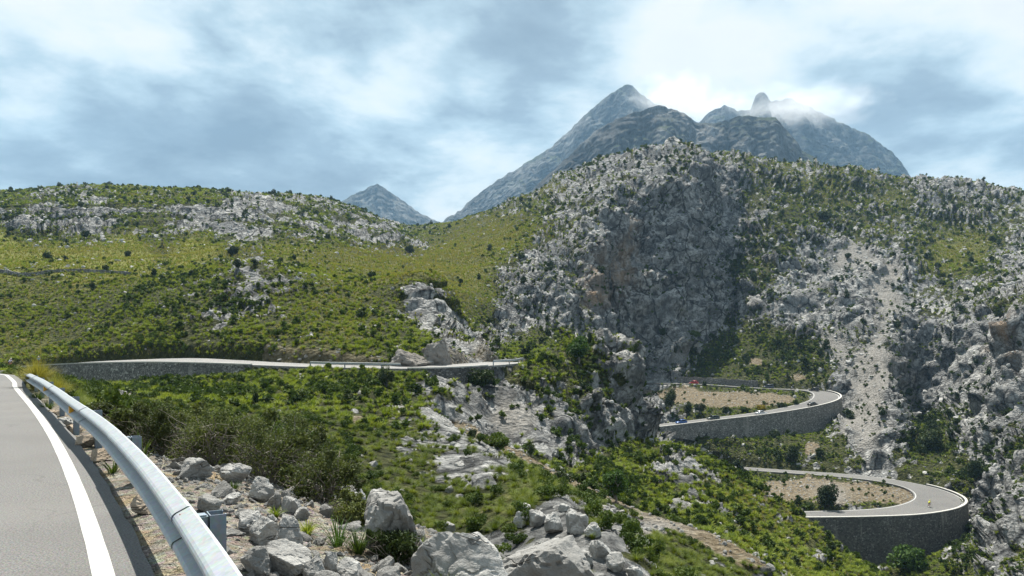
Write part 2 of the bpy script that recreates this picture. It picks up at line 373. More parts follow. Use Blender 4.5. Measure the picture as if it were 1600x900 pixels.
def interp2(A, xs, ys, x, y):
    """bilinear on regular grid axes"""
    fx = np.clip((x - xs[0]) / (xs[1] - xs[0]), 0, len(xs) - 1.001); fy = np.clip((y - ys[0]) / (ys[1] - ys[0]), 0, len(ys) - 1.001)
    i = fx.astype(int); j = fy.astype(int); a = fx - i; b = fy - j
    return A[i, j] * (1 - a) * (1 - b) + A[i + 1, j] * a * (1 - b) + A[i, j + 1] * (1 - a) * b + A[i + 1, j + 1] * a * b
GU, GV = np.meshgrid(U, VL, indexing='ij')
PY = interp2(G, uc, vc, GU, GV)
D = np.exp(GV)
X = (GU - 800) / FOC * D
Z = EYE - (PY - HOR) / FOC * D
# near ground follows the rail cross-section exactly
nm = D < 16
zn = near_z(X[nm], D[nm]); bl = sstep(D[nm], 8.0, 15.0)
Z[nm] = zn * (1 - bl) + Z[nm] * bl
# broad undulation before carving
def swell(x, y, z, d):
    a = gnoise(np.stack([x / 38, y / 38, z / 38], 1)) * 2.2 + gnoise(np.stack([x / 15 + 9, y / 15, z / 15], 1)) * 0.9
    return a * sstep(d, 60, 300)
Z += swell(X.ravel(), D.ravel(), Z.ravel(), D.ravel()).reshape(Z.shape)
RD = np.full(Z.shape, 99.0)     # distance from a carriageway edge
BK = np.zeros(Z.shape)          # cut banks above the roads
def nearest(xy, Q):
    bi = np.zeros(len(xy), int); bd = np.full(len(xy), 1e9)
    for s in range(0, len(xy), 20000):
        q = xy[s:s + 20000]
        d2 = (q[:, None, 0] - Q[None, :, 0]) ** 2 + (q[:, None, 1] - Q[None, :, 1]) ** 2
        j = d2.argmin(1); bi[s:s + 20000] = j; bd[s:s + 20000] = np.sqrt(d2[np.arange(len(q)), j])
    return bi, bd
for k in ('N', 'L', 'R1', 'R2'):
    Q = RS[k]
    T = np.gradient(Q[:, :2], axis=0); T /= np.linalg.norm(T, axis=1)[:, None]
    m = (X > Q[:, 0].min() - 16) & (X < Q[:, 0].max() + 16) & (D > Q[:, 1].min() - 16) & (D < Q[:, 1].max() + 16)
    xy = np.stack([X[m], D[m]], 1)
    bi, bd = nearest(xy, Q)
    r = xy - Q[bi, :2]
    lat = r[:, 0] * T[bi, 1] - r[:, 1] * T[bi, 0]
    hw, drop, zr = Q[bi, 3], Q[bi, 4], Q[bi, 2]
    zn = Z[m].copy(); a = bd
    wall = (lat > 0) & (drop > 0.35)
    lo = np.minimum(zn, zr - drop)
    zw = lo + (zn - lo) * sstep(a - hw - 0.9, 0, 11)
    cut = np.where((lat > 0) & (k != 'L') | (lat < 0) & (k == 'L'), 1.0, 2.2)
    zo = (zr - 0.1) + (zn - zr + 0.1) if False else (zr - 0.3) + (zn - zr + 0.3) * sstep((a - hw - 0.5) / cut, 0, 1.6)
    dip = 0.1 if k == 'N' else 0.3
    znew = np.where(a < hw + 0.45, zr - dip, np.where(wall, zw, zo))
    Z[m] = znew
    RD[m] = np.minimum(RD[m], a - hw)
    up = (a > hw + 0.3) & (a < hw + 6) & (~wall) & (zn > zr + 0.8) & ((k != 'L') | (np.abs(xy[:, 0] + 28) < 11) | (xy[:, 0] > -10))
    b = np.where(up, sstep(hw + 6 - a, 0, 4), 0) * (0.6 if k != 'L' else 1.0)
    BK[m] = np.maximum(BK[m], b * (k != 'N'))
# the track is levelled gently
m = (X > TR[:, 0].min() - 6) & (X < TR[:, 0].max() + 6) & (D > 55) & (D < 100)
xy = np.stack([X[m], D[m]], 1); bi, bd = nearest(xy, TR)
Z[m] = Z[m] + (TR[bi, 2] - Z[m]) * sstep(bd, 4.5, 1.2)
TD = np.full(Z.shape, 99.0); TD[m] = bd
# gentle settling of the near verge right of the rail, under the road it lies a little lower
PYc = HOR + (EYE - Z) * FOC / D

# adaptive rows: as many as the eye can tell apart
dpy = np.abs(np.diff(PYc, axis=1))
runmin = np.minimum.accumulate(PYc, axis=1)
vis = (PYc <= runmin + 6)[:, 1:]
w = np.where(vis, np.minimum(dpy, 40), 0.10 * np.minimum(dpy, 20)) + np.where(vis, 0.10, 0.04)
kx = np.exp(-0.5 * (np.arange(-9, 10) / 3.5) ** 2); kx /= kx.sum()
wp = np.pad(w, ((9, 9), (0, 0)), mode='edge')
w = sum(kx[i] * wp[i:i + NU] for i in range(19))
cum = np.concatenate([np.zeros((NU, 1)), np.cumsum(w, axis=1)], axis=1); cum /= cum[:, -1:]
q = np.linspace(0, 1, NR)
J = np.stack([np.interp(q, cum[i], np.arange(NM)) for i in range(NU)])
ji = np.clip(J.astype(int), 0, NM - 2); jf = J - ji
ii = np.arange(NU)[:, None]
def pick(A): return A[ii, ji] * (1 - jf) + A[ii, ji + 1] * jf
tz, tpy, trd, ttd, tbk = pick(Z), pick(PYc), pick(RD), pick(TD), pick(BK)
tvis = pick((PYc <= runmin + 8).astype(float))
td = np.exp(VL[0] + J * (VL[1] - VL[0]))
tx = (U[:, None] - 800) / FOC * td
tu = np.repeat(U[:, None], NR, 1)

# ------------------------------------------------------------------ ground cover as surveyed (px, py, bare rock share, dry grass)
COVER = np.array([
 (0,310,.35,.4),(100,295,.5,.3),(200,310,.3,.5),(300,305,.25,.5),(50,345,.78,.1),(150,340,.78,.1),(300,335,.72,.1),(400,340,.78,.1),(250,370,.4,.3),(100,370,.6,.3),(450,310,.5,.4),(500,340,.62,.2),(600,370,.7,.2),(560,380,.5,.3),
 (100,395,.02,1),(0,395,0,1),(200,400,.05,1),(300,395,.08,.8),(450,400,.1,.6),(550,410,.05,.6),(50,450,.06,.5),(100,500,.14,.4),(200,480,.18,.3),(50,540,.10,.5),(200,530,.15,.4),(300,500,.45,.3),(390,460,.52,.3),(400,425,.5,.3),(330,495,.54,.3),(440,440,.5,.3),(290,515,.4,.3),(450,450,.4,.4),(300,470,.4,.2),
 (400,530,.22,.4),(500,480,.22,.5),(550,520,.18,.5),(600,470,.25,.4),(660,470,.9,.1),(690,500,.85,.1),(640,540,.3,.3),(725,545,.75,.1),(600,560,.25,.3),(650,390,.5,.3),(700,400,.06,.6),(740,420,.08,.6),(700,370,.35,.4),(760,350,.42,.5),(800,330,.5,.4),
 (720,470,.1,.5),(680,425,.0,.6),(725,445,.0,.6),(765,390,.03,.6),(705,385,.08,.6),(740,362,.2,.5),(780,372,.06,.6),(620,425,.03,.6),(560,402,.04,.6),(680,350,.25,.5),(745,330,.3,.4),(820,345,.25,.4),(500,420,.08,.5),(730,500,.3,.4),(850,298,.48,.4),(900,280,.6,.3),(850,325,.42,.4),(880,330,.6,.3),(800,370,.15,.6),(800,430,.66,.2),(850,400,.68,.2),(800,500,.72,.1),(880,470,.6,.2),(900,430,.55,.2),(950,380,.66,.1),(1000,300,.62,.1),(1050,250,.6,.3),(1060,225,.62,.4),(980,240,.68,.3),(930,260,.66,.3),(1010,262,.7,.2),(1120,240,.55,.4),(1000,450,.72,.1),
 (1000,520,.75,.1),(1050,500,.7,.1),(1100,300,.68,.1),(1120,400,.65,.1),(1150,340,.6,.2),(1150,420,.42,.2),(1100,480,.6,.1),(1200,300,.42,.4),(1250,262,.5,.5),(1300,300,.36,.5),(1350,340,.45,.4),(1250,330,.4,.3),(1400,310,.4,.5),(1300,420,.68,.1),(1250,480,.7,.1),(1350,450,.78,.1),(1200,560,.2,.1),
 (1150,560,.15,.1),(1280,570,.3,.1),(1450,300,.58,.3),(1550,320,.52,.4),(1500,395,.3,.6),(1550,450,.55,.2),(1600,420,.65,.2),(1450,500,.62,.1),(1500,550,.62,.1),(1580,560,.72,.1),(1400,620,.92,.1),(1350,600,.97,.1),(1350,680,.97,.1),(1200,690,.15,.1),
 (1150,700,.15,.1),(1300,700,.35,.1),(1450,680,.25,.1),(1500,650,.55,.1),(1550,640,.68,.1),(1480,740,.25,.1),(1550,700,.6,.1),(1560,850,.6,.1),(1500,860,.5,.1),(1440,885,.3,.1),(1590,790,.6,.1),
 (840,560,.15,.3),(900,560,.38,.2),(950,560,.52,.2),(950,620,.5,.1),(900,640,.42,.1),(860,620,.5,.1),(980,650,.9,.1),(900,690,.88,.1),(800,640,.9,.1),(760,650,.8,.1),(720,620,.6,.2),(1000,720,.3,.1),(1050,740,.6,.1),(1100,760,.5,.3),
 (1150,780,.28,.5),(1200,820,.35,.5),(1100,820,.3,.3),(1050,860,.3,.3),(1250,870,.35,.4),(1000,780,.2,.1),(950,760,.12,.1),(300,620,.05,.2),(400,640,.05,.2),(500,640,.1,.2),(600,620,.35,.2),(600,680,.22,.3),(650,700,.42,.3),(700,730,.6,.3),
 (750,740,.66,.3),(550,750,.15,.3),(700,790,.15,.4),(820,770,.05,.6),(650,780,.1,.4),(870,810,.9,.1),(930,850,.75,.1),(980,890,.6,.2),(550,610,.5,.2),(300,760,.9,.2),(500,860,.85,.2),(800,880,.8,.2)], float)
def cover_at(px, py):
    out = np.zeros((len(px), 2), np.float32); ws = np.full(len(px), 1e-9, np.float32)
    for c in COVER:
        d2 = ((px - c[0]) ** 2 + ((py - c[1]) * 1.35) ** 2) / 900.0
        wt = 1.0 / (0.25 + d2) ** 2
        out[:, 0] += wt * c[2]; out[:, 1] += wt * c[3]; ws += wt
    return out[:, 0] / ws, out[:, 1] / ws
P0 = np.stack([tx.ravel(), td.ravel(), tz.ravel()], 1).astype(np.float32)
fpx, fpy, fd = tu.ravel(), tpy.ravel(), td.ravel()
rockf, dryf = cover_at(np.float32(fpx), np.float32(fpy))
def gridnormals(P, nu, nr):
    A = P.reshape(nu, nr, 3)
    du = np.gradient(A, axis=0); dr = np.gradient(A, axis=1)
    N = np.cross(du, dr).reshape(-1, 3)
    return N / (np.linalg.norm(N, axis=1)[:, None] + 1e-9)
N0 = gridnormals(P0, NU, NR)
# steep ground is barer
rockf = rockf + 0.22 * (sstep(N0[:, 2], 0.75, 0.40)) * (fd > 30)
big = gnoise(P0 / np.float32(16)) * 0.5 + gnoise(P0 / np.float32(6) + 31) * 0.5
med = gnoise(P0 / np.float32(2.6) + 17)
fin = gnoise(P0 / np.float32(1.1) + 23)
led = np.clip(sum(np.exp(-(((fpx - a) / b) ** 2 + ((fpy - c) / d) ** 2)) for a, c, b, d in [(0, 345, 120, 24), (120, 340, 120, 28), (240, 335, 140, 26), (400, 340, 110, 28), (520, 345, 70, 22), (600, 372, 60, 22), (665, 465, 50, 36)]), 0, 1)
bands = gnoise(P0 * np.float32([1 / 38, 1 / 38, 1 / 4.5]) + 12) + .5 * gnoise(P0 * np.float32([1 / 14, 1 / 14, 1 / 2.0]) + 3)
rock = sstep(rockf + big * 0.30 * (1 - .8 * led) + led * (bands * .8 - .07) + med * 0.36 * (1 - .4 * led) + fin * 0.22 * sstep(fd, 260, 100), 0.36, 0.66)
# near verge: stony ground
nearv = sstep(fd, 24, 15)
rock = np.maximum(rock * (1 - nearv), 0)
# soil: track, hairpin islands, cut banks, patches
def blob(px, py, rx, ry): return np.exp(-(((fpx - px) / rx) ** 2 + ((fpy - py) / ry) ** 2))
soil = sstep(ttd.ravel(), 3.0, 1.5)
isl = sum(blob(*b) for b in [(1120, 625, 95, 12), (1180, 625, 60, 10), (1060, 615, 50, 8), (1270, 765, 60, 18), (1360, 772, 75, 16), (1420, 778, 25, 12), (1220, 772, 30, 14), (190, 622, 36, 9), (1010, 822, 60, 18), (950, 800, 35, 14), (1270, 700, 14, 10), (1180, 565, 14, 6), (560, 655, 12, 6), (1250, 590, 15, 6)])
islb = sum(blob(*b) for b in [(1010, 824, 55, 16), (950, 803, 35, 12), (1300, 775, 22, 18)])  # grey scree
soil = np.maximum(soil, sstep(np.minimum(isl, 1) + big * 0.6 + med * .25, 0.35, 0.65))
soil = np.maximum(soil, tbk.ravel() * 0.5)
grav = np.clip(islb, 0, 1)
# fresh pale scree slopes
scree = sum(blob(*b) for b in [(1345, 660, 45, 75), (1368, 575, 30, 45), (1385, 470, 32, 60), (1300, 540, 34, 34), (1330, 400, 34, 30), (800, 650, 55, 40), (1060, 560, 20, 12)])
scree = sstep(np.minimum(scree, 1.2) + big * 0.55, 0.45, 0.85)
rock = np.maximum(rock, scree * 0.8 * (fd > 60))
rock *= (1 - sstep(soil, 0.3, 0.9))
rock *= 1 - 0.85 * sstep(trd.ravel(), 9, 5) * (fpx < 640) * (fd > 60)
stain = np.clip(sum(blob(*b) for b in [(955, 425, 42, 34), (985, 370, 18, 26), (1548, 548, 12, 12), (1590, 530, 9, 34), (930, 470, 26, 14)]), 0, 1) * sstep(big + med * .6, -.45, .35) * .8
roadm = sstep(trd.ravel(), 0.3, 3.5)
# ------------------------------------------------------------------ rock relief
disp = np.zeros(len(P0), np.float32)
px_m = fd / 760.0
blockp = sstep(gnoise(P0 / np.float32(45) + 70), -0.25, 0.25)
for lam, amp, off in ((60, .08, 2), (30, .16, 3), (15, .20, 8), (8, .24, 12), (4.2, .26, 21), (2.1, .26, 33), (1.05, .24, 41), (0.5, .2, 57)):
    fade = sstep(lam / px_m, 1.8, 4.0) * sstep(fd, lam * 1.5, lam * 5)
    mk = (fade > 0.01) & (rock > 0.01)
    Q = P0[mk] / np.float32(lam)
    wq = np.stack([Q[:, 0], Q[:, 1], Q[:, 2] * 1.25], 1)
    nb = np.abs(gnoise(wq + off)) * 2.0 - 0.42
    disp[mk] += (lam * amp * fade[mk] * nb).astype(np.float32)
# dipping beds of the massif: ribs running up to the right
ax = np.float32([[-0.42, 0.25, 0.87], [0.86, -0.15, 0.48], [0.25, 0.95, -0.15]])
B = P0 @ ax.T
for lam, amp in ((9.0, .16), (4.2, .17), (2.0, .16)):
    fade = sstep(lam / px_m, 1.8, 4.0) * sstep(fd, 80, 150)
    mk = (fade > .01) & (rock > .01) & (fpx > 640)
    q_ = np.stack([B[mk, 0] / lam, B[mk, 1] / (lam * 4.5), B[mk, 2] / (lam * 3)], 1)
    disp[mk] += (lam * amp * fade[mk] * (np.abs(gnoise(q_ + 60)) * 2.2 - .45)).astype(np.float32)
fis = sstep(fpx, 740, 800) * sstep(fpx, 1420, 1300) * sstep(N0[:, 2], .80, .50) * sstep(fd, 90, 130)
for lx, lz, amp in ((17, 80, 4.2), (7, 34, 1.9), (3.2, 14, .8)):
    mk = (fis > .01) & (rock > .01)
    disp[mk] += (amp * fis[mk] * (np.abs(gnoise(P0[mk] / np.float32([lx, lx, lz]) + lx)) * 2.2 - .5)).astype(np.float32)
gorge = sstep(fpx, 1385, 1440) * sstep(fd, 120, 150) * sstep(fd, 360, 320)
for lam, amp, off in ((22, .16, 4), (11, .16, 14)):
    mk = (gorge > .01) & (rock > .01)
    disp[mk] += (lam * amp * gorge[mk] * (np.abs(gnoise(P0[mk] / np.float32(lam) + off)) * 2 - .42)).astype(np.float32)
disp *= rock * (1 - 0.72 * scree) * sstep(fd, 14, 40) * (0.28 + 0.72 * sstep(fd, 70, 130))
disp *= np.where(fpx < 740, 0.42, 0.78) * np.clip(0.35 + 0.65 * tvis.ravel(), 0, 1)
# bedding ledges on the left hill
zb = P0[:, 2] + big * 2.5
ph = (zb / 4.6) % 1.0
disp += (np.clip(led, 0, 1) * (sstep(ph, 0, .18) * sstep(ph, 1.0, .75) - .5) * 3.6 * sstep(fd, 100, 200)).astype(np.float32)
# hummocky soil under scrub
disp += (gnoise(P0 / np.float32(1.7) + 5) * 0.22 + gnoise(P0 / np.float32(.6) + 5) * 0.07) * (1 - rock) * (1 - soil) * sstep(fd, 18, 40)
disp += gnoise(P0 / np.float32(.9) + 5) * 0.12 * soil * sstep(fd, 50, 70)
disp *= roadm
ND = N0.copy()
P1 = P0 + ND * disp[:, None]
# near verge: gravelly unevenness right of the rail
sv = side_of(P0[fd < 30][:, :2].astype(float), RAILX)
mk = np.where(fd < 30)[0]
vg = sstep(sv, 0.45, 1.2) * sstep(fd[mk], 30, 20)
P1[mk, 2] += vg * (gnoise(P0[mk] / np.float32(.9) + 2) * .10 + gnoise(P0[mk] / np.float32(.34) + 2) * .05 + gnoise(P0[mk] / np.float32(.12) + 2) * .022)
verge = np.zeros(len(P0), np.float32); verge[mk] = sstep(sv, -1.4, -1.0) * sstep(sv, 11, 5) * sstep(fd[mk], 28, 18)
P1[mk, 2] -= sstep(sv, 0.1, -0.3) * 0.06
N1 = gridnormals(P1, NU, NR)
LANDP, LANDN = P1.reshape(NU, NR, 3), N1.reshape(NU, NR, 3)
# quick look-ups of the finished ground
HG = P1[:, 2].reshape(NU, NR)
def ground_z(x, y):
    px = 800 + x * FOC / y
    i = int(np.clip(round((px - U[0]) / (U[1] - U[0])), 0, NU - 1))
    return float(np.interp(y, LANDP[i, :, 1], LANDP[i, :, 2]))
def hit(px, py, dmin=1.3, dmax=900):
    """first ground met along a bearing"""
    i = int(np.clip(round((px - U[0]) / (U[1] - U[0])), 0, NU - 1))
    c = LANDP[i]; r = HOR + (EYE - c[:, 2]) * FOC / c[:, 1]
    ok = np.where((r <= py) & (c[:, 1] > dmin) & (c[:, 1] < dmax))[0]
    j = ok[0] if len(ok) else int(np.argmin(np.abs(r - py)))
    return np.array(c[j])
# ================================================================== materials of the land
def new_mat(name):
    m = bpy.data.materials.new(name); m.use_nodes = True
    m.node_tree.nodes.clear()
    return m, NT(m.node_tree)
def finish(T, col, rough=0.9, normal=None, spec=0.2, metal=0.0):
    ins = {'Base Color': col, 'Roughness': rough, 'Specular IOR Level': spec, 'Metallic': metal}
    if normal is not None: ins['Normal'] = normal
    b = T.n('ShaderNodeBsdfPrincipled', ins)
    T.n('ShaderNodeOutputMaterial', {0: b.outputs[0]})
    return b
def bump(T, h, strength, dist):
    return T.n('ShaderNodeBump', {'Height': h, 'Strength': strength, 'Distance': dist}).outputs[0]

def limestone(T, co, fine=1.0):
    """grey karst limestone colour from noises, in metres"""
    a = T.noise(co, 0.11 * fine, 5, 0.6)
    b = T.noise(co, 0.27 * fine, 8, 0.70, 0.6)
    c = T.noise(co, 5.0 * fine, 4, 0.6)
    base = T.ramp(b, [(0.36, (0.035, 0.036, 0.037)), (0.44, (0.12, 0.121, 0.121)), (0.50, (0.30, 0.30, 0.292)), (0.57, (0.50, 0.495, 0.48)), (0.68, (0.68, 0.67, 0.645))])  # stone tones, with contrast widened to stand in for crevice shade on the cliffs
    base = T.mix(T.smooth(a, 0.45, 0.65, 0.0, 0.65), base, rgb(0.16, 0.162, 0.16))
    base = T.mix(T.smooth(c, 0.60, 0.40, 0.0, 0.35), base, rgb(0.14, 0.138, 0.13))
    wb = T.n('ShaderNodeVectorMath', {0: T.n('ShaderNodeTexNoise', {'Vector': co, 'Scale': 0.5 * fine, 'Detail': 3.0}).outputs['Color'], 'Scale': 2.2 / fine}, operation='SCALE').outputs[0]
    vb = T.n('ShaderNodeMapping', {'Vector': T.n('ShaderNodeVectorMath', {0: co, 1: wb}, operation='ADD').outputs[0], 'Scale': (1, 1, 0.6), 'Rotation': (0.2, 0.45, 0)}).outputs[0]
    e = T.voro(vb, 0.30 * fine, 'DISTANCE_TO_EDGE', 0)
    base = T.mix(T.smooth(e, 0.06, 0.015, 0.0, 0.45), base, rgb(0.05, 0.051, 0.052))
    e2 = T.voro(vb, 0.085 * fine, 'DISTANCE_TO_EDGE', 0)
    base = T.mix(T.smooth(e2, 0.035, 0.008, 0.0, 0.85), base, rgb(0.03, 0.032, 0.034))
    blk = T.n('ShaderNodeSeparateColor', {0: T.voro(vb, 0.085 * fine, 'F1', 1)}).outputs[0]
    base = T.mix(0.55, base, T.mix(blk, rgb(0.62, 0.64, 0.66), rgb(1.25, 1.25, 1.22)), 'MULTIPLY')
    return base
def land_material():
    m, T = new_mat("limestone_scrub_ground")
    co = T.n('ShaderNodeTexCoord').outputs['Object']
    A = T.n('ShaderNodeAttribute', attribute_name='cover')
    s = T.n('ShaderNodeSeparateColor', {0: A.outputs['Color']})
    rock, soil, dry = s.outputs[0], s.outputs[1], s.outputs[2]
    B = T.n('ShaderNodeAttribute', attribute_name='wear')
    s2 = T.n('ShaderNodeSeparateColor', {0: B.outputs['Color']})
    scree, stain, verge = s2.outputs[0], s2.outputs[1], s2.outputs[2]
    nf = T.noise(co, 1.1, 6, 0.65)
    nm = T.noise(co, 0.22, 4, 0.6)
    lime = limestone(T, co)
    # tall dark streaks down the faces
    st = T.n('ShaderNodeMapping', {'Vector': co, 'Scale': (0.5, 0.5, 0.06)})
    stre = T.noise(st.outputs[0], 1.0, 4, 0.6)
    lime = T.mix(T.smooth(stre, 0.52, 0.72, 0.0, 0.5), lime, rgb(0.15, 0.155, 0.16))
    lime = T.mix(T.math('MULTIPLY', stain, T.smooth(stre, 0.35, 0.6, 0.35, 1.0)), lime, rgb(0.36, 0.24, 0.14))
    scol = T.ramp(nf, [(0.32, (0.15, 0.14, 0.125)), (0.5, (0.29, 0.275, 0.25)), (0.7, (0.43, 0.41, 0.375))])
    st2 = T.n('ShaderNodeMapping', {'Vector': co, 'Scale': (0.35, 0.35, 0.9), 'Rotation': (0.0, 0.7, 0.3)})
    scol = T.mix(T.smooth(T.noise(st2.outputs[0], 1.0, 5, 0.65), 0.5, 0.64, 0.0, 0.6), scol, rgb(0.19, 0.185, 0.17))
    rcol = T.mix(T.math('MULTIPLY', scree, 0.85), lime, scol)
    # ground between the plants, coloured dark to stand in for shade among tufts
    gcol = T.ramp(nf, [(0.32, (0.022, 0.024, 0.010)), (0.50, (0.045, 0.052, 0.016)), (0.70, (0.10, 0.10, 0.035))])
    dcol = T.ramp(nf, [(0.30, (0.11, 0.13, 0.026)), (0.55, (0.20, 0.205, 0.045)), (0.75, (0.29, 0.25, 0.075))])
    dcol = T.mix(T.smooth(nm, 0.56, 0.70, 0.0, 0.45), dcol, rgb(0.25, 0.16, 0.055))
    gcol = T.mix(T.smooth(T.math('ADD', dry, T.math('MULTIPLY', T.math('SUBTRACT', nm, 0.5), 0.8)), 0.35, 0.85), gcol, dcol)
    pale = T.smooth(nf, 0.60, 0.70, 0.0, 0.55)
    gcol = T.mix(pale, gcol, rgb(0.26, 0.235, 0.18))
    rm = T.smooth(T.math('ADD', rock, T.math('MULTIPLY', T.math('SUBTRACT', nf, 0.5), 0.9)), 0.38, 0.58)
    col = T.mix(rm, gcol, rcol)
    so = T.ramp(nf, [(0.32, (0.09, 0.072, 0.045)), (0.46, (0.18, 0.142, 0.09)), (0.58, (0.26, 0.22, 0.155)), (0.72, (0.40, 0.37, 0.31))])
    gv = T.ramp(T.noise(co, 3.0, 4, 0.7), [(0.35, (0.20, 0.19, 0.175)), (0.65, (0.40, 0.38, 0.35))])
    so = T.mix(A.outputs['Alpha'], so, gv)
    col = T.mix(T.smooth(soil, 0.25, 0.75), col, so)
    # verge of broken stone next to the rail
    vn = T.noise(co, 7.0, 6, 0.7)
    vs = T.voro(co, 16.0, 'F1', 1)
    vcol = T.ramp(vn, [(0.30, (0.17, 0.15, 0.12)), (0.47, (0.33, 0.295, 0.24)), (0.60, (0.46, 0.43, 0.37)), (0.75, (0.50, 0.47, 0.40))])
    vcol = T.mix(0.35, vcol, T.mix(0.5, vs, rgb(0.4, 0.38, 0.34)), 'MULTIPLY')
    vcol = T.mix(T.smooth(T.noise(co, 1.3, 3, 0.5), 0.56, 0.66, 0, .6), vcol, rgb(0.34, 0.25, 0.13))
    col = T.mix(verge, col, vcol)
    h = T.math('ADD', T.math('MULTIPLY', T.noise(co, 0.5, 7, 0.72, 0.4), 1.3), T.math('MULTIPLY', T.voro(co, 1.5), 0.5))
    h2 = T.math('MULTIPLY', T.noise(co, 9.0, 5, 0.7), 1.0)
    nrm = bump(T, h, 0.9, 1.6)
    vb = T.n('ShaderNodeBump', {'Height': h2, 'Strength': verge, 'Distance': 0.05, 'Normal': nrm}).outputs[0]
    finish(T, col, 0.93, vb, 0.12)
    return m
MAT_LAND = land_material()

def set_col(me, name, data):
    a = me.attributes.new(name, 'FLOAT_COLOR', 'POINT')
    a.data.foreach_set('color', np.ascontiguousarray(data, dtype=np.float32).ravel())
COVA = np.stack([rock, soil, dryf, grav], 1)
WEAR = np.stack([scree, stain, verge, np.ones_like(rock)], 1)
# split the land into its landforms (columns x distance)
fi = np.arange(NU - 1)[:, None] * NR + np.arange(NR - 1)[None, :]
FQ = np.stack([fi, fi + NR, fi + NR + 1, fi + 1], -1).reshape(-1, 4)
cpx = tu[:-1, :-1].ravel(); cd = td[:-1, :-1].ravel()
reg = np.zeros(len(FQ), int)
# 0 verge, 1 gully slope, 2 left hillside, 3 massif, 4 pinnacle, 5 gorge wall, 6 hairpin slope
reg[:] = np.where(cd < 13, 0, np.where(cd < 104, 1, 2))
reg[(cd >= 104) & (cpx > 735)] = 3
reg[(cd >= 84) & (cd < 180) & (cpx > 800) & (cpx < 1040)] = 4
reg[(cd >= 84) & (cd < 330) & (cpx >= 1040) & (cpx < 1400)] = 6
reg[(cd >= 180) & (cd < 345) & (cpx >= 860) & (cpx < 1040)] = 6
reg[(cd >= 110) & (cd < 350) & (cpx >= 1400)] = 5
NAMES = ['verge_ground', 'gully_slope', 'left_hillside', 'rock_massif', 'rock_pinnacle_ground', 'gorge_wall', 'hairpin_slope']
LAND = []
for r, nmn in enumerate(NAMES):
    f = FQ[reg == r]
    ids, inv = np.unique(f, return_inverse=True)
    me = mesh_np(nmn, P1[ids], inv.reshape(-1, 4), MAT_LAND)
    set_col(me, 'cover', COVA[ids]); set_col(me, 'wear', WEAR[ids])
    me.normals_split_custom_set_from_vertices(N1[ids].tolist()) if False else None
    LAND.append(tag(obj(nmn, me), kind='structure'))

# far valley floor out to the horizon
def plain(name, x0, x1, y0, y1, z, mat):
    return tag(obj(name, mesh_np(name, [(x0, y0, z), (x1, y0, z), (x1, y1, z), (x0, y1, z)], [(0, 1, 2, 3)], mat)), kind='structure')

# ------------------------------------------------------------------ far mountains
def mount_material():
    m, T = new_mat("far_mountain_rock")
    co = T.n('ShaderNodeTexCoord').outputs['Object']
    st = T.n('ShaderNodeMapping', {'Vector': co, 'Scale': (1, 1, 0.35)}).outputs[0]
    a = T.noise(st, 0.012, 8, 0.66, 0.5); b = T.noise(co, 0.004, 4, 0.5); c = T.noise(st, 0.075, 6, 0.7)
    col = T.ramp(a, [(0.36, (0.04, 0.042, 0.042)), (0.48, (0.10, 0.10, 0.098)), (0.58, (0.20, 0.198, 0.19)), (0.68, (0.30, 0.295, 0.285))])
    col = T.mix(T.smooth(c, 0.45, 0.62, 0.0, 0.6), col, rgb(0.06, 0.064, 0.06))
    geo = T.n('ShaderNodeNewGeometry'); nz = T.n('ShaderNodeSeparateXYZ', {0: geo.outputs['Normal']}).outputs[2]
    gr = T.math('MULTIPLY', T.smooth(nz, 0.55, 0.85), T.smooth(b, 0.46, 0.62))
    col = T.mix(gr, col, rgb(0.05, 0.068, 0.03))
    nrm = bump(T, a, 1.0, 34.0)
    nrm = T.n('ShaderNodeBump', {'Height': c, 'Strength': 0.7, 'Distance': 11.0, 'Normal': nrm}).outputs[0]
    finish(T, col, 0.95, nrm, 0.05)
    return m
MAT_MT = mount_material()
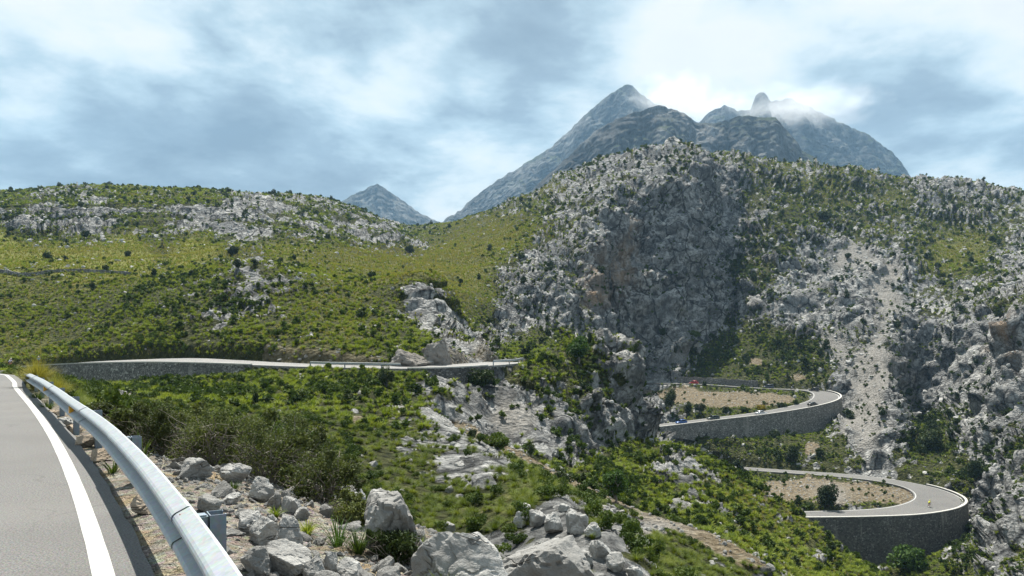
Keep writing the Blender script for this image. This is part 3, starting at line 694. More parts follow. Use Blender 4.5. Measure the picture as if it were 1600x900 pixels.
def mountain(name, ridge, dr, df, db, base_py, nu=420, nt=170, seed=0, amp=1.0):
    """ridge: (px, py) skyline; dr/df/db distance of ridge, foot and back"""
    ridge = np.array(ridge, float)
    u = np.linspace(ridge[0, 0], ridge[-1, 0], nu)
    rp = np.interp(u, ridge[:, 0], ridge[:, 1])
    s3 = np.stack([u / 14, u * 0 + seed, u * 0], 1)
    rp = rp + (gnoise(s3) * 2.2 + gnoise(s3 * 2.6 + 4) * 1.2) * amp
    t = np.concatenate([np.linspace(0, 1, nt), np.linspace(1.02, 1.5, 24)])
    zr = (HOR - rp) / FOC * dr
    zb = (HOR - base_py) / FOC * df
    Tm = np.repeat(t[None, :], nu, 0); Um = np.repeat(u[:, None], len(t), 1)
    front = np.clip(Tm, 0, 1); back = np.clip((Tm - 1) / 0.5, 0, 1)
    d = df + (dr - df) * front ** 0.9 + (db - dr) * back
    z = zb + (zr[:, None] - zb) * front ** 1.12 - (zr[:, None] - zb) * back ** 1.3
    x = (Um - 800) / FOC * dr * (0.55 + 0.45 * d / dr)
    x = (Um - 800) / FOC * d
    P = np.stack([x, d, z], -1).reshape(-1, 3).astype(np.float32)
    # ribs and gullies running down the faces
    f = P * np.float32([1 / 170, 1 / 900, 1 / 700]) + seed
    rib = np.abs(gnoise(f)) * 2 - .4
    f2 = P * np.float32([1 / 60, 1 / 320, 1 / 200]) + seed + 7
    rib2 = np.abs(gnoise(f2)) * 2 - .4
    f3 = P / np.float32(45) + seed
    f4 = P / np.float32(17) + seed
    g = (np.sin(np.clip(front, 0, 1) * math.pi) ** 0.6).ravel() * 0.92 + 0.08
    off = (rib * 95 + rib2 * 52) * g + ((np.abs(gnoise(f3)) - .2) * 42 + (np.abs(gnoise(f4)) - .2) * 26 + gnoise(P / np.float32(8) + seed) * 5) * (g * .8 + .2)
    P[:, 1] -= off * amp
    P[:, 2] += gnoise(P / np.float32(30) + seed) * 5 * amp
    n = len(t)
    q = np.arange(nu - 1)[:, None] * n + np.arange(n - 1)[None, :]
    F = np.stack([q, q + n, q + n + 1, q + 1], -1).reshape(-1, 4)
    return tag(obj(name, mesh_np(name, P, F, MAT_MT)), kind='structure')
mountain('distant_peak', [(430, 380), (490, 335), (535, 312), (560, 300), (576, 292), (588, 286), (602, 293), (625, 310), (660, 335), (690, 347), (740, 372), (800, 390)], 3500, 2900, 4100, 430, nu=260, nt=120, seed=3, amp=.8)
mountain('summit_mountain', [(600, 385), (690, 346), (722, 326), (760, 292), (800, 268), (840, 244), (872, 220), (905, 188), (935, 160), (958, 143), (980, 131), (992, 138), (1006, 150), (1030, 166), (1060, 180), (1092, 190), (1112, 172), (1132, 164), (1152, 172), (1172, 172), (1180, 150), (1187, 143), (1196, 146), (1204, 158), (1230, 152), (1262, 166), (1312, 190), (1360, 212), (1396, 238), (1412, 256), (1426, 280), (1500, 330), (1560, 370)], 3300, 2350, 4000, 420, nu=560, nt=240, seed=9)
mountain('summit_shoulder', [(700, 390), (780, 340), (840, 290), (880, 250), (930, 205), (965, 184), (1000, 172), (1030, 164), (1058, 170), (1085, 190), (1110, 192), (1140, 184), (1180, 180), (1212, 184), (1232, 205), (1252, 232), (1275, 248), (1320, 290), (1400, 350)], 1850, 1350, 2200, 420, nu=420, nt=200, seed=21, amp=.85)
plain('ground', -9000, 9000, 895, 20000, -60, MAT_LAND)
# ================================================================== roads, walls, rails
def asphalt(name, tone=1.0, fine=1.0):
    m, T = new_mat(name)
    co = T.n('ShaderNodeTexCoord').outputs['Object']
    a = T.noise(co, 60.0 * fine, 4, 0.75); b = T.noise(co, 0.5 * fine, 4, 0.6); v = T.voro(co, 130.0 * fine, 'F1', 1)
    c = T.ramp(a, [(0.34, (0.09 * tone, 0.088 * tone, 0.085 * tone)), (0.47, (0.20 * tone, 0.196 * tone, 0.19 * tone)), (0.56, (0.27 * tone, 0.265 * tone, 0.255 * tone)), (0.68, (0.42 * tone, 0.41 * tone, 0.395 * tone))])
    c = T.mix(0.18, c, v, 'OVERLAY')
    c = T.mix(T.smooth(b, 0.42, 0.65, 0, 0.35), c, rgb(0.17 * tone, 0.165 * tone, 0.16 * tone))
    wv_ = T.n('ShaderNodeVectorMath', {0: T.n('ShaderNodeTexNoise', {'Vector': co, 'Scale': 1.6, 'Detail': 4.0}).outputs['Color'], 'Scale': 0.7}, operation='SCALE').outputs[0]
    cr = T.voro(T.n('ShaderNodeVectorMath', {0: co, 1: wv_}, operation='ADD').outputs[0], 0.42, 'DISTANCE_TO_EDGE', 0)
    ck = T.math('MULTIPLY', T.smooth(cr, 0.012, 0.003), T.smooth(T.noise(co, 0.35, 2, 0.5), 0.5, 0.6))
    c = T.mix(T.math('MULTIPLY', ck, 0.28), c, rgb(0.07 * tone, 0.068 * tone, 0.065 * tone))
    c = T.mix(T.smooth(T.noise(co, 0.16, 2, 0.4, 0.6), 0.47, 0.53, 0, 0.22), c, rgb(0.30 * tone, 0.29 * tone, 0.27 * tone))
    c = T.mix(T.smooth(T.noise(co, 22.0, 2, 0.5), 0.66, 0.72, 0, 0.5), c, rgb(0.08 * tone, 0.078 * tone, 0.075 * tone))
    finish(T, c, 0.85, bump(T, a, 0.6, 0.010), 0.25)
    return m
MAT_ASPH = asphalt('pale_worn_asphalt', 0.66)
MAT_ASPHF = asphalt('pale_far_asphalt', 0.6, 0.1)
MAT_ASPHL = asphalt('glare_bright_far_asphalt', 1.0, 0.1)  # brighter copy: the overexposed glare of the left road put into its colour
def paint(name, col, wear):
    m, T = new_mat(name)
    co = T.n('ShaderNodeTexCoord').outputs['Object']
    a = T.noise(co, 26.0, 6, 0.75)
    c = T.mix(T.smooth(a, 0.54, 0.64, 0, wear), rgb(*col), rgb(0.40, 0.39, 0.37))
    c = T.mix(T.smooth(T.noise(co, 2.0, 3, 0.6), 0.45, 0.7, 0, 0.25), c, rgb(0.55, 0.54, 0.50))
    finish(T, c, 0.7, bump(T, T.noise(co, 70.0, 3, 0.7), 0.25, 0.004), 0.3)
    return m
MAT_LINE = paint('white_road_paint', (0.46, 0.46, 0.445), 0.8)
def masonry(name, dark=1.0, sc=2.6):
    m, T = new_mat(name)
    co = T.n('ShaderNodeTexCoord').outputs['Object']
    wob = T.n('ShaderNodeVectorMath', {0: co, 1: T.n('ShaderNodeVectorMath', {0: T.n('ShaderNodeTexNoise', {'Vector': co, 'Scale': 1.5}).outputs['Color'], 'Scale': 0.25}, operation='SCALE').outputs[0]}, operation='ADD').outputs[0]
    st = T.n('ShaderNodeMapping', {'Vector': wob, 'Scale': (1, 1, 1.35)}).outputs[0]
    cell = T.voro(st, sc, 'F1', 1); edge = T.voro(st, sc, 'DISTANCE_TO_EDGE', 0)
    sp = T.n('ShaderNodeSeparateColor', {0: cell})
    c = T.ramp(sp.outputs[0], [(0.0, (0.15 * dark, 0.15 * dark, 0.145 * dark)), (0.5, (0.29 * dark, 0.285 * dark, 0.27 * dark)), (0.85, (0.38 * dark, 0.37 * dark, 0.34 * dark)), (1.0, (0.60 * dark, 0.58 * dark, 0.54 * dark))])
    c = T.mix(T.smooth(edge, 0.08, 0.02), c, rgb(0.09, 0.088, 0.08))
    run = T.n('ShaderNodeMapping', {'Vector': co, 'Scale': (0.35, 0.35, 0.05)}).outputs[0]
    c = T.mix(T.smooth(T.noise(run, 1.0, 4, 0.6), 0.60, 0.70, 0, 0.55), c, rgb(0.42, 0.40, 0.36))
    c = T.mix(T.smooth(T.noise(co, 0.25, 3, 0.5), 0.5, 0.65, 0, 0.4), c, rgb(0.12, 0.12, 0.11))
    finish(T, c, 0.92, bump(T, T.smooth(edge, 0.0, 0.14), 0.9, 0.12), 0.1)
    return m
MAT_WALL = masonry('grey_rubble_masonry', 1.0)
MAT_WALL_SHADE = masonry('shade_toned_masonry', 0.55)  # darker copy of the masonry: the shade on the wall put into its colour
m_, T_ = new_mat('pale_coping_concrete')
co_ = T_.n('ShaderNodeTexCoord').outputs['Object']
finish(T_, T_.ramp(T_.noise(co_, 2.0, 5, 0.65), [(0.3, (0.38, 0.37, 0.34)), (0.7, (0.62, 0.60, 0.56))]), 0.9, None, 0.1)
MAT_COPE = m_

def frame2(Q):
    T = np.gradient(Q[:, :2], axis=0); T /= np.linalg.norm(T, axis=1)[:, None]
    return T, np.stack([T[:, 1], -T[:, 0]], 1)
def sweep(secs, closed):
    """secs: (n, k, 3) cross-sections -> verts, quads"""
    n, k = secs.shape[:2]
    V = secs.reshape(-1, 3); F = []
    kk = k if closed else k - 1
    a = np.arange(n - 1)[:, None] * k
    b = np.arange(kk)[None, :]
    b2 = (b + 1) % k
    F = np.stack([a + b, a + b2, a + k + b2, a + k + b], -1).reshape(-1, 4)
    F = F.tolist()
    return V, F
def ribbon(Q, lo, hi, z0=0.0, skirt=0.9, jag=0.0, bank=True):
    """road slab between lateral offsets lo..hi (arrays), banked, with skirts"""
    T, R = frame2(Q)
    n = len(Q); K = 9
    ts = np.linspace(0, 1, K)
    sec = np.zeros((n, K + 2, 3))
    jl = jag * (rng.random(n) - .5) if jag else 0
    for j, t in enumerate(ts):
        off = lo + (hi - lo) * t + (jl if j == K - 1 else 0)
        sec[:, j + 1, :2] = Q[:, :2] + R * np.reshape(off, (-1, 1))
        sec[:, j + 1, 2] = Q[:, 2] - (Q[:, 5] * off if bank else 0) + z0
    sec[:, 0] = sec[:, 1] - [0, 0, skirt]; sec[:, -1] = sec[:, -2] - [0, 0, skirt]
    return sweep(sec, False)
def quad_mesh(name, V, F, mat, smooth=False):
    me = bpy.data.meshes.new(name); me.from_pydata([tuple(map(float, v)) for v in V], [], F); me.update()
    me.materials.append(mat)
    if smooth:
        for p in me.polygons: p.use_smooth = True
    return me
# near road
V, F = ribbon(RN, np.full(len(RN), -3.4), np.full(len(RN), 3.26), 0.0, 0.15, 0.03, False)
tag(obj('road', quad_mesh('road', V, F, MAT_ASPH)), kind='structure')
T_, R_ = frame2(RN)
def strip(Q, off, w, z, name, mat, parent=None, bank=True):
    T, R = frame2(Q)
    sec = np.stack([np.concatenate([Q[:, :2] + R * np.reshape(o, (-1, 1)), (Q[:, 2] - (Q[:, 5] * o if bank else 0) + z)[:, None]], 1) for o in (off - w / 2, off + w / 2)], 1)
    V, F = sweep(sec, False)
    F = [f[::-1] for f in F]
    return obj(name, quad_mesh(name, V, F, mat), parent)
tag(strip(RN, np.full(len(RN), 2.95), 0.14 + 0.012 * gnoise(np.stack([RN[:, 1] * 2, RN[:, 0] * 0, RN[:, 0] * 0], 1)), 0.004, 'edge_line', MAT_LINE, None, False), kind='structure')
# valley roads
for k, nm in (('L', 'valley_road'), ('R1', 'upper_hairpin_road'), ('R2', 'lower_hairpin_road')):
    Q = RS[k]; hw = Q[:, 3]
    V, F = ribbon(Q, -hw - .2, hw + .2, 0.0, 1.2)
    tag(obj(nm, quad_mesh(nm, V, F, MAT_ASPHL if k == 'L' else MAT_ASPHF)), kind='structure')
    for s, en in ((-1, 'edge_line'), (1, 'edge_line')):
        tag(strip(Q, s * (hw - 0.25), 0.22, 0.02, en, MAT_LINE), kind='structure')
# retaining walls
def ret_wall(k, i0, i1, label, mat, parapet=0.0, hscale=1.0, cope=True):
    Q = RS[k][i0:i1]
    T, R = frame2(Q)
    o = Q[:, 3] + 0.25
    top = Q[:, 2] - Q[:, 5] * o
    h = Q[:, 4] * hscale + 1.6
    root = empty('retaining_wall', (float(Q[len(Q) // 2, 0]), float(Q[len(Q) // 2, 1]), float(top[len(Q) // 2])))
    org = np.array(root.location)
    def sec(offs_z):
        return np.stack([np.concatenate([Q[:, :2] + R * (o + a)[:, None], (top + b)[:, None]], 1) for a, b in offs_z], 1) - org
    V, F = sweep(sec([(0.0 * h, parapet), (0.45, parapet), (0.45 + 0.10 * h, -h), (0.0 * h, -h)]), True)
    n = len(Q); F = F + [[3, 2, 1, 0], [(n - 1) * 4 + j for j in range(4)]]
    obj('masonry', quad_mesh('masonry', V, F, mat), root)
    if cope:
        V, F = sweep(sec([(-0.05, parapet + 0.004), (-0.05, parapet + 0.2), (0.52, parapet + 0.2), (0.52, parapet + 0.004)]), True)
        F = F + [[3, 2, 1, 0], [(n - 1) * 4 + j for j in range(4)]]
        obj('coping', quad_mesh('coping', V, F, MAT_COPE), root)
    tag(root, label, 'wall', 'stone retaining walls under the roads')
    return root
def at_px(k, px, lo=0, hi=None):
    Q = RS[k][lo:hi]; p = 800 + Q[:, 0] * FOC / Q[:, 1]
    return lo + int(np.argmin(np.abs(p - px)))
nL = len(RS['L']); mL = at_px('L', 40, 40)
ret_wall('L', at_px('L', 64, 50), at_px('L', 430, 50), 'long low grey rubble wall carrying the road across the left slope', MAT_WALL)
ret_wall('L', at_px('L', 642, 50), at_px('L', 742, 50, nL - 20), 'short grey stone wall with rounded bottom where the left road ends beside the crag', MAT_WALL_SHADE)
half1 = int(np.argmax(RS['R1'][:, 0])); half2 = int(np.argmax(RS['R2'][:, 0]))
ret_wall('R1', at_px('R1', 992, 0, half1), half1 + 6, 'curved grey stone wall under the upper hairpin bend', MAT_WALL, 0.35)
ret_wall('R2', at_px('R2', 1215, 0, half2), half2 + 8, 'tall shade-painted stone wall under the lower hairpin bend', MAT_WALL_SHADE, 0.25)
# free wall on the uphill side of the upper leg
def free_wall(pts, h, th, label, name='stone_wall', mat=MAT_WALL, group=None):
    Q = np.array(pts, float); T, R = frame2(Q)
    org = Q[len(Q) // 2].copy()
    top = Q[:, 2] + np.asarray(h)
    sec = np.stack([np.concatenate([Q[:, :2] + R * a, (b)[:, None]], 1) for a, b in ((-th / 2, Q[:, 2] - .8), (-th / 2 * .8, top), (th / 2 * .8, top), (th / 2, Q[:, 2] - .8))], 1) - org
    V, F = sweep(sec, True); n = len(Q)
    F = [f[::-1] for f in F] + [[0, 1, 2, 3], [(n - 1) * 4 + j for j in (3, 2, 1, 0)]]
    return tag(obj(name, quad_mesh(name, V, F, mat), None, tuple(org)), label, 'wall', group)
Q = RS['R1']; a = at_px('R1', 1180, half1); b = at_px('R1', 1054, half1)
T, R = frame2(Q)
fw = np.column_stack([Q[a:b, :2] + R[a:b] * (Q[a:b, 3:4] + 0.7), Q[a:b, 2]])
free_wall(fw, 2.7 + 0.15 * np.sin(np.arange(len(fw))), 0.6, 'low straight stone wall behind the red car above the upper hairpin')
# dry stone wall across the meadow slope
ds = []
for px, py in [(-40, 430), (0, 429), (40, 431), (90, 428), (140, 427), (170, 428), (205, 431)]:
    ds.append(hit(px, py, 150, 260) - [0, 0, 0.1])
ds = catmull(ds, 1.0)
free_wall(ds, 0.9 + 0.25 * gnoise(np.stack([ds[:, 0], ds[:, 1], ds[:, 2]], 1)), 0.7, 'low dry stone wall running across the grassy left hillside', 'dry_stone_wall')

# ------------------------------------------------------------------ guard rail beside the near road
def galv(name, base=(0.40, 0.43, 0.445), rough=0.55, metal=0.25):
    m, T = new_mat(name)
    co = T.n('ShaderNodeTexCoord').outputs['Object']
    a = T.noise(co, 9.0, 5, 0.65); v = T.voro(co, 40.0, 'F1', 1)
    lo = tuple(c * 0.80 for c in base)
    c = T.ramp(a, [(0.3, lo), (0.7, base)])
    c = T.mix(0.10, c, v, 'OVERLAY')
    st = T.n('ShaderNodeMapping', {'Vector': co, 'Scale': (6, 6, 1.2)}).outputs[0]
    c = T.mix(T.smooth(T.noise(st, 3.0, 4, 0.6), 0.62, 0.75, 0, 0.2), c, rgb(base[0] * .62, base[1] * .62, base[2] * .62))
    finish(T, c, rough, bump(T, a, 0.08, 0.01), 0.4, metal)
    return m
MAT_GALV = galv('dull_galvanised_steel')
MAT_POST = galv('blue_grey_steel', (0.24, 0.29, 0.34), 0.5, 0.5)
m_, T_ = new_mat('amber_reflector'); finish(T_, rgb(0.75, 0.38, 0.02), 0.3, None, 0.5); MAT_AMBER = m_
m_, T_ = new_mat('rusty_bolt'); finish(T_, rgb(0.16, 0.09, 0.06), 0.7, None, 0.3); MAT_RUST = m_

def railz(y): return np.interp(y, [0, 20, 25, 29, 32.5], [0.60, 0.60, 0.53, 0.40, 0.22])
rc2 = catmull(np.vstack([RAIL[0] - (RAIL[1] - RAIL[0]) * 1.5, RAIL]), 0.16)
PROF = [(0.052, -0.012), (0.046, 0.0), (0.034, 0.002), (-0.040, -0.034), (-0.056, -0.046), (-0.064, -0.060), (-0.064, -0.080), (-0.054, -0.096), (0.020, -0.132), (0.034, -0.142), (0.036, -0.156), (0.034, -0.170), (0.020, -0.180), (-0.054, -0.216), (-0.064, -0.232), (-0.064, -0.252), (-0.056, -0.266), (-0.040, -0.278), (0.034, -0.310), (0.046, -0.312)]
PROF = np.array(PROF)
def smooth_prof(P, n=3):
    for _ in range(n):
        P = np.vstack([P[0], np.stack([P[:-1] * .75 + P[1:] * .25, P[:-1] * .25 + P[1:] * .75], 1).reshape(-1, 2)[0:], P[-1]])
    return P
PR = PROF
PRB = PR + np.array([0.006, 0.0])
LOOP = np.vstack([PR, PRB[::-1]])
rail_root = empty('guard_rail', (float(RAIL[2, 0]), float(RAIL[2, 1]), 0.0))
ro = np.array(rail_root.location)
Trail = np.gradient(rc2, axis=0); Trail /= np.linalg.norm(Trail, axis=1)[:, None]
Rr = np.stack([Trail[:, 1], -Trail[:, 0]], 1)
POSTY = [1.1, 4.83, 8.8, 12.0, 14.9, 17.6, 20.3, 23.0, 25.7, 28.4]
bounds = [0] + [int(np.argmin(np.abs(rc2[:, 1] - y))) for y in POSTY if y > 2] + [len(rc2) - 1]
for bi_ in range(len(bounds) - 1):
    i0, i1 = bounds[bi_], min(bounds[bi_ + 1] + 2, len(rc2) - 1)
    lap = 0.009 * (bi_ % 2)
    seg = np.arange(i0, i1 + 1)
    if len(seg) < 2: continue
    sec = np.zeros((len(seg), len(LOOP), 3))
    for j, (t, z) in enumerate(LOOP):
        sec[:, j, :2] = rc2[seg] + Rr[seg] * (t - lap)
        sec[:, j, 2] = railz(rc2[seg, 1]) + z * np.interp(rc2[seg, 1], [0, 27, 32], [1, 1, .7]) + lap * .5
    V, F = sweep(sec - ro, True)
    k = len(LOOP); n = len(seg)
    F = F + [list(range(k))[::-1], [(n - 1) * k + j for j in range(k)]]
    b = obj('beam', quad_mesh('beam', V, [f[::-1] for f in F], MAT_GALV, False), rail_root)
def cpost(h):
    """C-section post: web towards the road"""
    bm = bmesh.new()
    out = [(-.07, 0), (.07, 0), (.07, .10), (.045, .10), (.045, .094), (.064, .094), (.064, .006), (-.064, .006), (-.064, .094), (-.045, .094), (-.045, .10), (-.07, .10)]
    vs = [bm.verts.new((x, y, 0)) for x, y in out]
    f = bm.faces.new(vs)
    r = bmesh.ops.extrude_face_region(bm, geom=[f])
    for v in r['geom']:
        if isinstance(v, bmesh.types.BMVert): v.co.z = h
    bmesh.ops.recalc_face_normals(bm, faces=bm.faces)
    me = bpy.data.meshes.new('post'); bm.to_mesh(me); bm.free(); me.materials.append(MAT_POST)
    return me
def bolt_mesh():
    bm = bmesh.new()
    bmesh.ops.create_cone(bm, cap_ends=True, segments=10, radius1=0.014, radius2=0.010, depth=0.007)
    for v in bm.verts: v.co.x *= 2.2
    me = bpy.data.meshes.new('bolt'); bm.to_mesh(me); bm.free(); me.materials.append(MAT_RUST); return me
BOLT = bolt_mesh()
def spacer_mesh():
    bm = bmesh.new(); bmesh.ops.create_cube(bm, size=1)
    for v in bm.verts: v.co = Vector((v.co.x * .1, v.co.y * .11, v.co.z * .2))
    bmesh.ops.bevel(bm, geom=bm.edges[:], offset=.01, segments=2, affect='EDGES')
    me = bpy.data.meshes.new('spacer'); bm.to_mesh(me); bm.free(); me.materials.append(MAT_POST); return me
SPACER = spacer_mesh()
def refl_mesh():
    bm = bmesh.new()
    vs = [bm.verts.new(p) for p in [(-.06, 0, 0), (.06, 0, 0), (.06, .0, .085), (0, 0, .12), (-.06, 0, .085)]]
    f = bm.faces.new(vs); r = bmesh.ops.extrude_face_region(bm, geom=[f])
    for v in r['geom']:
        if isinstance(v, bmesh.types.BMVert): v.co.y = -.07
    bmesh.ops.recalc_face_normals(bm, faces=bm.faces)
    me = bpy.data.meshes.new('reflector'); bm.to_mesh(me); bm.free(); me.materials.append(MAT_AMBER); return me
REFL = refl_mesh()
for n_, y in enumerate(POSTY):
    i = int(np.argmin(np.abs(rc2[:, 1] - y)))
    c, r, t = rc2[i], Rr[i], Trail[i]
    ang = math.atan2(t[1], t[0])
    zt = railz(y) - 0.055
    pz = zt - 1.0
    c2 = c + r * 0.15
    obj('post', cpost(1.0), rail_root, (c2[0] - ro[0], c2[1] - ro[1], pz), (0, 0, ang + math.pi))
    c3 = c + r * 0.09
    obj('spacer', SPACER, rail_root, (c3[0] - ro[0], c3[1] - ro[1], zt - .1), (0, 0, ang))
    for dz, dt in ((-.035, .07), (-.035, -.07), (-.275, .07), (-.275, -.07)):
        c4 = c - r * (.030 if dz > -.1 else .036) + t * dt
        obj('bolt', BOLT, rail_root, (c4[0] - ro[0], c4[1] - ro[1], railz(y) + dz), (math.radians(60), 0, ang + math.pi))
for y in (13.4, 19.0):
    i = int(np.argmin(np.abs(rc2[:, 1] - y))); c, r, t = rc2[i], Rr[i], Trail[i]
    c4 = c - r * .0
    obj('reflector', REFL, rail_root, (c4[0] - ro[0], c4[1] - ro[1], railz(y) - .215), (0, 0, math.atan2(t[1], t[0]) + math.pi))
tag(rail_root, 'long galvanised steel crash barrier curving along the near roadside', 'guard rail')

# far guard rail on the left road
def far_rail(k, i0, i1, label, side=1, spacing=5, h=0.75):
    Q = RS[k][i0:i1]; T, R = frame2(Q)
    o = side * (Q[:, 3] + 0.05)
    B = np.column_stack([Q[:, :2] + R * o[:, None], Q[:, 2] - Q[:, 5] * o])
    root = empty('guard_rail', tuple(B[len(B) // 2])); org = B[len(B) // 2].copy()
    sec = np.stack([np.concatenate([B[:, :2] + R * a, (B[:, 2] + b)[:, None]], 1) for a, b in ((-.05, h), (.05, h - .02), (0, h - .15), (.05, h - .28), (-.05, h - .3))], 1) - org
    V, F = sweep(sec, True); n = len(B)
    F += [[4, 3, 2, 1, 0], [(n - 1) * 5 + j for j in range(5)]]
    obj('beam', quad_mesh('beam', V, F, MAT_GALV), root)
    me = cpost(1.1)
    for i in range(0, n, spacing):
        obj('post', me, root, tuple(B[i] - org + [0, 0, -.4]), (0, 0, math.atan2(T[i, 1], T[i, 0])))
    return tag(root, label, 'guard rail', 'guard rails beside the valley road')
far_rail('L', at_px('L', 505, 50), at_px('L', 640, 50), 'thin steel guard rail on posts along the left road before the short stone wall')
far_rail('L', at_px('L', 744, 50, nL - 16), nL - 14, 'short end of steel guard rail where the left road turns behind the crag')
Q1 = RS['R1']
far_rail('R1', at_px('R1', 1052, half1), at_px('R1', 1008, half1), 'short steel guard rail on the upper leg left of the stone wall', -1)
# ================================================================== plants
def foliage(name, cols, trans=0.35, rough=0.75):
    m, T = new_mat(name)
    oi = T.n('ShaderNodeObjectInfo').outputs['Random']
    co = T.n('ShaderNodeTexCoord').outputs['Object']
    g = T.n('ShaderNodeNewGeometry').outputs['Random Per Island']
    k = T.math('ADD', T.math('MULTIPLY', oi, 0.62), T.math('MULTIPLY', g, 0.38))
    c = T.ramp(k, [(i / (len(cols) - 1), cc) for i, cc in enumerate(cols)])
    d = T.n('ShaderNodeBsdfPrincipled', {'Base Color': c, 'Roughness': rough, 'Specular IOR Level': 0.25})
    t = T.n('ShaderNodeBsdfTranslucent', {'Color': T.mix(1.0, c, rgb(1.0, 1.0, 0.45), 'MULTIPLY')})
    mx = T.n('ShaderNodeMixShader', {0: trans, 1: d.outputs[0], 2: t.outputs[0]})
    T.n('ShaderNodeOutputMaterial', {0: mx.outputs[0]})
    return m
F_TUSS = foliage('tussock_green', [(0.10, 0.15, 0.018), (0.165, 0.22, 0.025), (0.225, 0.28, 0.036), (0.30, 0.32, 0.055)])
F_TUSSN = foliage('tussock_deep_green', [(0.06, 0.09, 0.014), (0.10, 0.14, 0.02), (0.15, 0.19, 0.028), (0.21, 0.225, 0.042)])
F_DRY = foliage('tussock_dry', [(0.18, 0.205, 0.038), (0.26, 0.255, 0.052), (0.33, 0.285, 0.08), (0.19, 0.22, 0.035)])
F_SHRUB = foliage('scrub_green', [(0.032, 0.058, 0.011), (0.05, 0.084, 0.015), (0.075, 0.115, 0.02), (0.105, 0.145, 0.03)], 0.25)
F_DARK = foliage('dark_evergreen', [(0.018, 0.034, 0.010), (0.028, 0.048, 0.014), (0.042, 0.064, 0.02), (0.055, 0.078, 0.027)], 0.18)
F_BRIGHT = foliage('bright_pine', [(0.035, 0.075, 0.015), (0.055, 0.11, 0.02), (0.08, 0.14, 0.03)], 0.3)
F_OLIVE = foliage('olive_shrub', [(0.040, 0.052, 0.020), (0.068, 0.086, 0.030), (0.105, 0.13, 0.044), (0.17, 0.185, 0.07)], 0.3)
F_BROOM = foliage('broom_flower', [(0.55, 0.30, 0.02), (0.5, 0.36, 0.03), (0.10, 0.13, 0.03)], 0.2)
m_, T_ = new_mat('grey_bark')
co_ = T_.n('ShaderNodeTexCoord').outputs['Object']
finish(T_, T_.ramp(T_.noise(co_, 30.0, 4, 0.7), [(0.3, (0.10, 0.085, 0.07)), (0.7, (0.30, 0.275, 0.24))]), 0.9, None, 0.1)
MAT_BARK = m_

def tussock_arrays(nb, h, spread, w, seed, seg=3):
    r = np.random.default_rng(seed)
    V, F = [], []
    for b in range(nb):
        a = r.uniform(0, 2 * math.pi); lean = r.uniform(0.1, 1.0) ** 0.8 * spread
        L = h * r.uniform(0.65, 1.1); rad = r.uniform(0, 0.16) * spread
        base = np.array([math.cos(a) * rad, math.sin(a) * rad, -0.04 * h])
        side = np.array([-math.sin(a), math.cos(a), 0])
        out = np.array([math.cos(a), math.sin(a), 0])
        i0 = len(V)
        for s in range(seg + 1):
            t = s / seg
            c = base + out * (lean * t ** 1.6) + np.array([0, 0, L * (t - 0.42 * lean / spread * t ** 2.4)])
            ww = w * (1 - 0.85 * t ** 1.5)
            V.append(c - side * ww / 2); V.append(c + side * ww / 2)
        for s in range(seg):
            k = i0 + 2 * s; F.append((k, k + 1, k + 3, k + 2))
    return np.array(V), np.array(F)
def leafcloud(n, R, leaf, seed, clumps=9, bottom=0.0, fill=0.5, asp=1.6):
    """leaf quads spread over overlapping clumps inside an ellipsoid of radii R"""
    r = np.random.default_rng(seed); R = np.array(R)
    cc = r.normal(size=(clumps, 3)); cc /= np.linalg.norm(cc, axis=1)[:, None]
    cc *= r.uniform(0.25, 0.68, (clumps, 1)); cc[:, 2] = np.maximum(cc[:, 2], bottom - 0.35)
    cr = r.uniform(0.28, 0.50, clumps)
    k = r.integers(0, clumps, n)
    dv = r.normal(size=(n, 3)); dv /= np.linalg.norm(dv, axis=1)[:, None]
    p = cc[k] + dv * (cr[k] * (r.uniform(fill, 1.0, n) ** 0.6))[:, None]
    p = p * R; p[:, 2] += R[2] * 0.85
    p[:, 2] = np.maximum(p[:, 2], 0.02)
    nn = dv * 0.6 + r.normal(size=(n, 3)) * 0.8; nn /= np.linalg.norm(nn, axis=1)[:, None]
    t1 = np.cross(nn, r.normal(size=(n, 3))); t1 /= np.linalg.norm(t1, axis=1)[:, None]
    t2 = np.cross(nn, t1)
    s = leaf * r.uniform(0.6, 1.3, n)[:, None]
    V = np.stack([p - t1 * s * asp / 2, p - t2 * s / 2, p + t1 * s * asp / 2, p + t2 * s / 2], 1).reshape(-1, 3)
    return V, np.arange(4 * n).reshape(-1, 4)
def limb_tubes(paths, sides=5):
    """paths: list of (points (n,3), radii (n))"""
    V, F = [], []
    for P, rad in paths:
        P = np.asarray(P, float); i0 = len(V)
        T = np.gradient(P, axis=0); T /= np.linalg.norm(T, axis=1)[:, None] + 1e-9
        ref = np.array([0.3, 0.9, 0.2])
        for j in range(len(P)):
            a = np.cross(T[j], ref); a /= np.linalg.norm(a) + 1e-9; b = np.cross(T[j], a)
            for s in range(sides):
                an = 2 * math.pi * s / sides
                V.append(P[j] + (a * math.cos(an) + b * math.sin(an)) * rad[j])
        for j in range(len(P) - 1):
            for s in range(sides):
                s2 = (s + 1) % sides
                F.append((i0 + j * sides + s, i0 + j * sides + s2, i0 + (j + 1) * sides + s2, i0 + (j + 1) * sides + s))
    return np.array(V), np.array(F)
